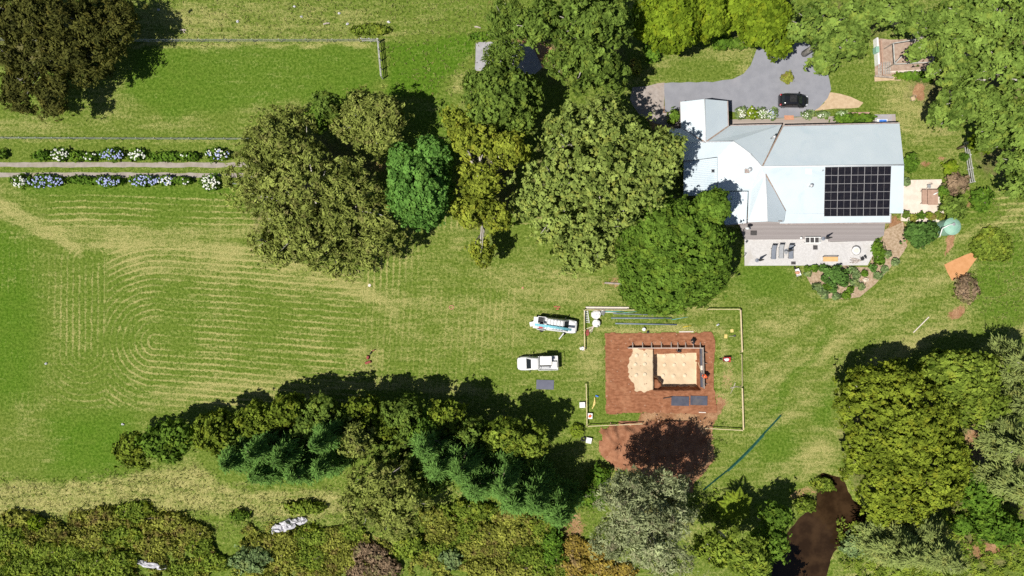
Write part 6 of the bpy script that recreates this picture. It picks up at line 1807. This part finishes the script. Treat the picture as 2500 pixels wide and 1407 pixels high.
    for s in (1, -1):
        m = MB(); m.blob(tr(tuple(h + fwd * .085 + ax * .015 + Vector((0, s * .034, 0)))), (.013, .013, .013), 2, 0, 6, 4); link('eye', m.mesh('eye'), M['black'], root)
        m = MB(); m.blob(tr(tuple(h + Vector((0, s * .095, 0)) - ax * .01)), (.02, .012, .03), 3, .05, 6, 4); link('ear', m.mesh('ear'), M['skin'], root)
    m = MB(); m.blob(tr(tuple(h + fwd * .088 - ax * .05)), (.012, .024, .008), 4, 0, 6, 4); link('mouth', m.mesh('mouth'), M['terracotta'], root)
    m = MB(); m.blob(tr(tuple(h - fwd * .03 + ax * .02)), (.088, .085, .085), 5, .04, 10, 6); link('hair', m.mesh('hair', (0, 0, 0), True), M['hair'], root)
    return root


person('worker in dark clothes crouching at the top formwork braces', 1690.5, 829, .07, R(-110), 'crouch', 'dark_cloth', 'dark_cloth', 'dark_cloth')
person('worker in dark clothes standing on the ledge behind the top formwork', 1655, 857, -.4, R(95), 'stand', 'dark_cloth', 'dark_cloth', 'black')
person('worker in an orange shirt bending over the right formwork', 1722, 919, .07, R(160), 'bend', 'orange_cloth', 'dark_cloth', 'orange_cloth')

# ------------------------------------------------------------------ patio and deck furniture
def lounger(label, x, y, ang, cloth, h=2.0):
    b = P(x, y, .3); b.z = .10
    root = thing('sun_lounger', label, 'lounger', b, 'sun loungers on the patio')
    f0 = xf(b, ang)
    f = lambda p: f0((p[0], p[1], p[2] + b.z))
    m = MB()
    prof = [(-.95, .33), (-.3, .30), (.25, .33), (.55, .42), (.95, .70)]
    for s in (-.29, .29):
        for px_, pz_ in prof: m.v.append(tuple(f((px_, s, pz_))))
    for s in (-.29, .29):
        for px_, pz_ in prof: m.v.append(tuple(f((px_, s, pz_ - .03))))
    for i in range(4): m.f += [[i, i + 1, 6 + i, 5 + i], [10 + i, 15 + i, 16 + i, 11 + i], [i, 10 + i, 11 + i, i + 1], [5 + i, 6 + i, 16 + i, 15 + i]]
    m.build('sling', M[cloth], root)
    for s in (-1, 1):
        m = MB(); m.tube([f((a, s * .31, c)) for a, c in prof], .022, 6); m.build('rail', M['dark_metal'], root)
        for a in (-.75, .45):
            m = MB(); m.tube([f((a, s * .31, .32)), f((a, s * .31, 0))], .02, 6); m.build('leg', M['dark_metal'], root)
    m = MB(); m.tube([f((.93, -.36, .70)), f((.93, .36, .70))], .05, 6); m.build('headrest', M['black'], root)


lounger('dark grey sun lounger nearest the fig tree on the patio', 1888, 616, R(88), 'grey_cloth')
lounger('pale grey sun lounger in the middle of the three on the patio', 1906.5, 614, R(90), 'pale_cloth')
lounger('grey sun lounger beside the closed umbrella on the patio', 1930, 615, R(90), 'grey_cloth')


def umbrella_closed(label, x, y, z0):
    b = P(x, y, z0); root = thing('patio_umbrella', label, 'umbrella', b)
    m = MB(); m.lathe([(.26, 0), (.26, .08), (.05, .1)], b, 12); m.build('base', M['grey_cloth'], root)
    m = MB(); m.tube([b + Vector((0, 0, .05)), b + Vector((0, 0, 2.6))], .025, 8); m.build('pole', M['dark_metal'], root)
    m = MB(); m.lathe([(.14, 1.0), (.19, 1.15), (.12, 1.7), (.09, 2.3), (.03, 2.55)], b, 8); m.build('canopy', M['umbrella'], root)


umbrella_closed('closed dark umbrella alone at the left of the patio', 1848, 636, .1)
umbrella_closed('closed dark umbrella between the sun loungers', 1919, 613, .1)
umbrella_closed('closed dark umbrella at the deck edge', 2010, 583, .35)
q = P(1916, 617, .1); m = MB(); m.lathe([(.06, 0), (.05, .4), (.24, .42), (.24, .45), (.02, .45)], q, 14); m.solo('side_table', M['galv'], 'small round side table between the sun loungers', 'table')
# dining table with three dark inset panels
q = P(1985, 586.5, .8); tb = thing('outdoor_table', 'pale outdoor table with three dark inset panels', 'table', (q.x, q.y, .1))
m = MB(); m.box((q.x, q.y, .8), (2.05, .86, .06)); m.build('table_top', M['white_paint'], tb)
for i in (-1, 0, 1):
    m = MB(); m.box((q.x - .12 + i * .62, q.y, .835), (.5, .66, .02)); m.build('inset_panel', M['mat'], tb)
m = MB(); m.box((q.x + .9, q.y, .835), (.1, .6, .02)); m.build('inset_panel', M['dark_metal'], tb)
for a in (-.92, .92):
    for c in (-.36, .36):
        m = MB(); m.box((q.x + a, q.y + c, .43), (.07, .07, .68)); m.build('leg', M['white_paint'], tb)
q = P(1954, 581.5, .35); m = MB(); m.lathe([(.12, 0), (.16, .3), (.1, .34)], q, 12); m.solo('plant_pot', M['white_paint'], 'small white pot at the left end of the outdoor table', 'pot', None, True)
for (x, y, sx, sy, z, lab) in [(1840, 569, .85, .62, .37, 'dark doormat on the left end of the deck'), (1990.5, 604.5, .6, .58, .115, 'square dark mat below the outdoor table'), (1937, 642.5, .6, .4, .115, 'small dark mat at the lower patio edge')]:
    q = P(x, y, z); m = MB(); m.box((q.x, q.y, z + .012), (sx, sy, .024)); m.solo('door_mat', M['mat'], lab, 'mat')
q = P(2028, 633, .5); bn = thing('garden_bench', 'tan cushioned bench on the patio', 'bench', (q.x, q.y, .1))
m = MB(); m.box((q.x, q.y, .48), (1.95, .62, .12)); m.build('cushion', M['tan_cushion'], bn, bevel=.04)
m = MB(); m.box((q.x, q.y, .39), (1.9, .58, .05)); m.build('seat', M['old_timber'], bn)
for a in (-.85, .85):
    for c in (-.22, .22):
        m = MB(); m.box((q.x + a, q.y + c, .23), (.07, .07, .27)); m.build('leg', M['old_timber'], bn)
m = MB(); m.beam((q.x - .95, q.y + .33, .72), (q.x + .95, q.y + .33, .72), .05, .1); m.build('backrest', M['old_timber'], bn)
for a in (-.95, .95):
    m = MB(); m.box((q.x + a, q.y + .33, .5), (.05, .05, .5)); m.build('back_post', M['old_timber'], bn)
q = P(2090, 612, .4); fp = thing('fire_pit', 'round pale fire pit table on the patio', 'fire pit', (q.x, q.y, .1))
m = MB(); m.lathe([(.28, .1), (.34, .4), (.56, .42), (.56, .48), (.36, .49)], (q.x, q.y, 0), 20); m.build('bowl', M['white_paint'], fp, True)
m = MB(); m.lathe([(.3, .485), (.34, .5), (.02, .505)], (q.x, q.y, 0), 16); m.build('ash_bed', M['pale_board'], fp)
m = MB(); m.tube([(q.x + .6 * math.cos(a), q.y + .6 * math.sin(a), .5) for a in np.linspace(0, 6.283, 25)[:-1]], .025, 5, True); m.build('rim', M['dark_metal'], fp)
for i in range(9):
    a = R(-35 + i * 8); c = P(2083 + (i % 3) * 6, 634 + (i // 3) * 3, .14 + .05 * (i % 4)); d = Vector((math.cos(a), math.sin(a), 0)) * .45
    m = MB(); m.tube([c - d, c + d], .045, 6); m.solo('firewood_log', M['stick'], 'split log in the firewood pile on the patio', 'log', 'firewood pile on the patio')
q = P(2105, 632, .35); gc = thing('folding_chair', 'dark folding chair tipped beside the firewood', 'chair', (q.x, q.y, .1))
m = MB(); m.box((q.x, q.y, .42), (.45, .4, .03), .6); m.build('seat', M['dark_metal'], gc)
m = MB(); m.box((q.x + .3, q.y + .2, .62), (.04, .42, .4), .6); m.build('backrest', M['dark_metal'], gc)
for a, c in ((-.2, -.2), (.2, -.2), (.2, .2), (-.2, .2)):
    m = MB(); m.tube([(q.x + a, q.y + c, .42), (q.x + a * 1.2, q.y + c * 1.2, .1)], .018, 5); m.build('leg', M['dark_metal'], gc)
# end-terrace table, chair, pots
q = P(2271, 481, .75); tt = thing('terrace_table', 'brown two part table on the cream terrace', 'table', (q.x, q.y, .12))
a, b_ = P(2251, 463, .76), P(2290, 499, .76)
sx_, sy_ = b_.x - a.x, a.y - b_.y
m = MB(); m.box((a.x + sx_ * .165, q.y, .76), (sx_ * .31, sy_, .05)); m.build('table_leaf', M['red_timber'], tt)
m = MB(); m.box((a.x + sx_ * .67, q.y - .05, .79), (sx_ * .64, sy_ * 1.04, .05)); m.build('table_top', M['red_timber'], tt)
for i in (.08, .92):
    for j in (-.42, .42):
        m = MB(); m.box((a.x + sx_ * i, q.y + sy_ * j, .43), (.08, .08, .62)); m.build('leg', M['old_timber'], tt)
q = P(2269, 455, .5); ch = thing('metal_chair', 'metal chair at the end of the terrace table', 'chair', (q.x, q.y, .12))
m = MB(); m.box((q.x, q.y, .45), (.46, .44, .03)); m.build('seat', M['galv'], ch)
m = MB(); m.tube([(q.x - .24, q.y + .22, .45), (q.x - .22, q.y + .26, .9), (q.x + .22, q.y + .26, .9), (q.x + .24, q.y + .22, .45)], .02, 6); m.build('backrest', M['dark_metal'], ch)
for a, c in ((-.2, -.2), (.2, -.2), (.2, .2), (-.2, .2)):
    m = MB(); m.tube([(q.x + a, q.y + c, .45), (q.x + a, q.y + c, .12)], .015, 5); m.build('leg', M['dark_metal'], ch)
q = P(2278, 476, .82); m = MB(); m.tube([(q.x, q.y, .83), (q.x + .25, q.y + .14, .9), (q.x + .6, q.y + .35, .95)], [.03, .09, .05], 8); m.solo('folded_parasol', M['white_paint'], 'white folded parasol lying on the terrace table', 'parasol', None, True)
for i, (x, y, r_, lab) in enumerate([(2211, 524, .32, 'largest pot plant at the left of the terrace edge'), (2229, 533, .2, 'small dark pot plant second along the terrace edge'), (2236, 530, .22, 'dark pot plant third along the terrace edge'), (2248, 527, .28, 'green pot plant in the middle of the terrace edge'), (2266, 526, .3, 'round olive pot plant right of the middle of the terrace edge'), (2276, 530, .2, 'small pot plant beside the round olive one'), (2289, 527, .28, 'dark bushy pot plant near the right end of the terrace edge'), (2297, 530, .24, 'pot plant at the right end of the terrace edge'), (2212, 445, .34, 'grey pot plant at the top corner of the terrace')]):
    q = P(x, y, .12); root = shrub('pot_plant', lab, x, y, r_ / MPP, r_ / MPP, .75, ['deep', 'bramble', 'fig', 'green', 'olive', 'bramble', 'deep', 'bramble', 'sage'][i], 'tuft', 500 + i, None, 'pot plant', limbs=0)
    m = MB(); m.lathe([(r_ * .5, 0), (r_ * .72, .3), (r_ * .76, .31), (r_ * .6, .33)], q, 12); m.build('pot', M['terracotta'], root)
# water tank
q = P(2326, 553, 1.8); tk = thing('water_tank', 'pale green round water tank below the terrace', 'water tank', (q.x, q.y, 0))
m = MB(); m.lathe([(1.12, 0), (1.12, 1.7), (1.15, 1.75), (.95, 1.95), (.5, 2.1), (.02, 2.15)], (q.x, q.y, -.02), 28); m.build('shell', M['tank'], tk, True).data.set_sharp_from_angle(angle=R(30))
m = MB()
for i in range(18):
    a = 6.283 * i / 18; m.beam((q.x + .5 * math.cos(a), q.y + .5 * math.sin(a), 2.115), (q.x + 1.08 * math.cos(a), q.y + 1.08 * math.sin(a), 1.85), .04, .03)
m.build('roof_rib', M['tank'], tk)
m = MB(); m.lathe([(.22, 0), (.22, .1), (.18, .14), (.02, .15)], (q.x - .1, q.y + .25, 2.1), 14); m.build('hatch', M['galv'], tk)
m = MB(); m.tube([(q.x - 1.5, q.y - .3, 2.0), (q.x - .8, q.y + .1, 2.14), (q.x - .2, q.y + .3, 2.2)], .06, 8); m.build('inlet_pipe', M['white_paint'], tk, True)
m = MB(); m.tube([(q.x - 1.52, q.y - .35, 2.0), (q.x - 1.3, q.y - 1.3, 1.2), (q.x - 1.25, q.y - 1.4, .1)], .06, 8); m.build('down_pipe', M['white_paint'], tk, True)
# post and rail fences
def rail_fence(label, a, b_, posts, rails, mat, name='rail_fence', h=1.2):
    A, B = P(*a), P(*b_); root = thing(name, label, 'fence', A)
    for i in range(posts):
        p = A.lerp(B, i / (posts - 1)); m = MB(); m.box((p.x, p.y, h / 2 - .05), (.12, .12, h + .1)); m.build('post', M[mat], root)
    s = (B - A).cross(Vector((0, 0, 1))).normalized() * .09
    for z in rails:
        m = MB(); m.beam(A + s + Vector((0, 0, z)), B + s + Vector((0, 0, z)), .05, .14); m.build('rail', M[mat], root)
    return root


rail_fence('weathered rail fence standing on the lawn right of the house', (2351, 350), (2366, 447), 4, (.4, .8, 1.15), 'grey_timber')
rail_fence('old white rail fence running down from the paddock corner', (927, 104), (935, 193), 5, (.5, .95, 1.3), 'grey_timber', h=1.35)
rail_fence('short white rail fence along the top of the paddock corner', (886, 102), (925, 103), 3, (.6, 1.2), 'grey_timber', h=1.3)


def wire_fence(label, pts, gap=2.2, h=1.1):
    A = P(*pts[0]); root = thing('wire_fence', label, 'fence', A)
    me = None
    for a, b_ in zip(pts[:-1], pts[1:]):
        A, B = P(*a), P(*b_); n = int((B - A).length / gap)
        for i in range(n + 1):
            p = A.lerp(B, i / n)
            if me is None:
                m = MB(); m.tube([(0, 0, -.1), (0, 0, h)], .055, 6); me = m.mesh('post'); me.materials.append(M['grey_timber'])
            o = link('post', me, None, root); o.location = p - ORG[root.name]
        m = MB()
        for z in (.3, .6, .9, 1.05): m.tube([A + Vector((0, 0, z)), B + Vector((0, 0, z))], .012, 4)
        m.build('wire', M['galv'], root)
    return root


wire_fence('wire fence with grey posts above the lane hydrangeas', [(-60, 339), (300, 341), (640, 342)])
wire_fence('wire fence with grey posts along the top paddock', [(-60, 100), (300, 103), (880, 103)], 3.2)
wire_fence('wire fence at the foot of the lane near the gum', [(560, 450), (720, 456)], 2.6)

# vegetable garden: pergola frame, pallets, raised bed
q = P(2215, 140); pg = thing('pergola_frame', 'grey timber pergola frame over the vegetable garden', 'pergola', (q.x, q.y, 0))
for a, b_ in (((2180, 106), (2240, 96)), ((2181, 106), (2184, 156)), ((2184, 157), (2278, 152)), ((2243, 98), (2243, 152)), ((2184, 156), (2205, 134)), ((2280, 112), (2278, 152)), ((2243, 97), (2282, 112)), ((2216, 72), (2238, 93))):
    m = MB(); m.beam(P(*a, 2.1), P(*b_, 2.1), .10, .12); m.build('beam', M['grey_timber'], pg)
for a in ((2180, 106), (2184, 156), (2243, 98), (2278, 152)):
    p = P(*a, 2.1); m = MB(); m.box((p.x, p.y, 1.0), (.1, .1, 2.2)); m.build('post', M['old_timber'], pg)
for i, (x, y, lab) in enumerate([(2148, 169, 'left grey pallet leaning by the vegetable garden'), (2160, 168, 'middle grey pallet leaning by the vegetable garden'), (2170, 167, 'right grey pallet leaning by the vegetable garden')]):
    q = P(x, y); root = thing('pallet', lab, 'pallet', q)
    for s in (-1, 1):
        m = MB(); m.beam(P(x + s * 2.6, y - 16, .5), P(x + s * 2.6, y + 14, .3), .09, .1); m.build('runner', M['grey_timber'], root)
    for k_ in range(5):
        yy = y - 14 + k_ * 6.4; z = .56 - .045 * k_
        m = MB(); m.beam(P(x - 4, yy, z), P(x + 4, yy, z), .1, .03); m.build('slat', M['old_timber'], root)
for i, (x0, y0, x1, y1, h, mat, lab) in enumerate([(2138, 95, 2142, 160, .9, 'bag', 'pale sheet wall along the left of the vegetable garden'), (2136, 186, 2180, 190, .3, 'old_timber', 'timber sleeper edge at the foot of the pallets'), (2175, 176, 2270, 172, .15, 'pale_board', 'pale path board along the garden plot'), (2070, 277.5, 2122, 276.5, .3, 'red_timber', 'long brown sleeper by the boardwalk hedge'), (2150, 100, 2156, 184, .3, 'red_timber', 'brown raised bed edge inside the vegetable garden'), (1476, 691, 1520, 694, .2, 'old_timber', 'timber edging under the plane tree')]):
    m = MB(); m.beam(P(x0, y0, h / 2), P(x1, y1, h / 2), .22, h); m.solo('sleeper_edge', M[mat], lab, 'sleeper')
q = P(2141, 122, .9); m = MB(); m.box((q.x, q.y, .7), (.45, .8, .9), .05); m.solo('compost_bin', M['tank'], 'green compost bin beside the pale sheet wall', 'bin', bevel=.06)
q = P(2142, 158); m = MB(); m.lathe([(.2, 0), (.26, .4), (.2, .42)], q, 10); m.solo('red_tub', M['red'], 'red tub beside the leaning pallets', 'tub', None, True)
q = P(2225, 243); fc = thing('garden_chair', 'weathered chair alone on the lawn near the bare earth', 'chair', (q.x, q.y, 0))
m = MB(); m.box((q.x, q.y, .4), (.5, .5, .04), .4); m.build('seat', M['straw'], fc)
m = MB(); m.tube([(q.x - .3, q.y + .2, .4), (q.x - .2, q.y + .35, .8), (q.x + .2, q.y + .3, .8), (q.x + .3, q.y + .05, .4)], .025, 6); m.build('backrest', M['old_timber'], fc)
for a, c in ((-.22, -.22), (.22, -.22), (.22, .22), (-.22, .22)):
    m = MB(); m.tube([(q.x + a, q.y + c, .4), (q.x + a * 1.15, q.y + c * 1.15, 0)], .025, 5); m.build('leg', M['old_timber'], fc)
# wheelie bin
q = P(1646, 114); wb = thing('wheelie_bin', 'black wheelie bin with a yellow lid under the lime trees', 'bin', q)
m = MB(); m.box((q.x, q.y, .48), (.5, .55, .95), .2, 1.12); m.build('body', M['black'], wb, bevel=.04)
m = MB(); m.box((q.x, q.y + .02, .99), (.58, .66, .07), .2); m.build('lid', M['yellow'], wb, bevel=.03)
for s in (-1, 1):
    m = MB(); m.tube([(q.x + s * .24 - .02, q.y + .27, .1), (q.x + s * .24 + .02, q.y + .27, .1)], .1, 10); m.build('wheel', M['rubber'], wb)
# steps by the boardwalk and blue paddling table
q = P(1927, 288, .2); stp = thing('garden_steps', 'terracotta coloured steps up to the boardwalk', 'steps', (q.x, q.y, 0))
for i in range(2):
    m = MB(); m.box((q.x, q.y + .2 - i * .3, .06 + i * .06), (1.25, .3, .12 + i * .02)); m.build('tread', M['terracotta'], stp)
q = P(2152, 297, .4); bt = thing('blue_table', 'blue topped white table tucked under the house corner', 'table', (q.x, q.y, .14))
m = MB(); m.box((q.x, q.y, .55), (1.4, .6, .05)); m.build('frame', M['white_paint'], bt)
m = MB(); m.box((q.x + .1, q.y, .585), (1.0, .44, .02)); m.build('top', M['blue'], bt)
for a in (-.6, .6):
    m = MB(); m.box((q.x + a, q.y, .34), (.06, .5, .4)); m.build('leg', M['white_paint'], bt)
# satellite dish under the corrugated roof corner
q = P(1823, 558, 1.6); sd = thing('satellite_dish', 'pale satellite dish at the corner of the corrugated roof', 'dish', (q.x, q.y, 0))
m = MB(); m.lathe([(.02, 0), (.22, .04), (.36, .12), (.38, .13)], (q.x, q.y, 2.0), 16, 1, .6); m.build('dish', M['white_paint'], sd, True)
m = MB(); m.tube([(q.x, q.y, 0.3), (q.x, q.y, 2.0)], .03, 6); m.build('pole', M['galv'], sd)
# odd pieces lying about the paddock
q = P(905, 868); rh = thing('rotary_hoe', 'rusty red farm implement lying in the mown paddock', 'implement', (q.x, q.y, 0))
for (x, y, sx, sy, rz, mat, nm) in [(912, 856, .42, .16, .5, 'rust_metal', 'upper_plate'), (899, 885, .95, .38, .35, 'rust_metal', 'lower_plate'), (898, 873, .42, .55, -.3, 'rust_metal', 'deck_plate'), (905, 862, .5, .16, 1.1, 'black', 'drive_arm')]:
    c = P(x, y, .15); m = MB(); m.box((c.x, c.y, .18), (sx, sy, .3), rz, .7); m.build(nm, M[mat], rh, bevel=.03)
for (x, y, lab) in [(1356, 749, 'left red brick lying on the grass above the utes'), (1364, 750, 'right red brick lying on the grass above the utes'), (1361, 755, 'lower red brick lying on the grass above the utes')]:
    c = P(x, y, .05); m = MB(); m.box(c, (.4, .16, .1), .1); m.solo('loose_brick', M['brick'], lab, 'brick')
for (x, y, r_, mat, lab) in [(1102, 750.5, .3, 'terracotta', 'rusty ring lying in the middle of the paddock'), (1276, 703, .14, 'terracotta', 'small terracotta disc in the grass below the plane tree'), (902, 697, .2, 'pale_board', 'pale round cover in the grass below the big gum')]:
    c = P(x, y, .04); m = MB()
    if r_ > .25: m.tube([(c.x + r_ * math.cos(a), c.y + r_ * .8 * math.sin(a), .04) for a in np.linspace(0, 6.283, 17)[:-1]], .06, 6, True)
    else: m.lathe([(r_, -.02), (r_, .04), (.02, .05)], c, 14)
    m.solo('ground_cover_disc', M[mat], lab, 'disc')
m = MB(); m.beam(P(2230, 812, .06), P(2268, 774, .06), .12, .06); m.solo('timber_plank', M['pale_board'], 'long pale plank lying on the slope below the garden bed', 'plank')
q = P(2018, 783); 
for i, (x0, y0, x1, y1, lab) in enumerate([(1795, 935, 1783, 962, 'dead grey branch lying by the lower right string line'), (1783, 948, 1808, 946, 'curved pale branch touching the right string line')]):
    m = MB(); A, B = P(x0, y0, .08), P(x1, y1, .06); mid = A.lerp(B, .5) + Vector((.1, .15, .05)); m.tube([A, mid, B], [.05, .04, .02], 5); m.solo('dead_branch', M['stick'], lab, 'branch')
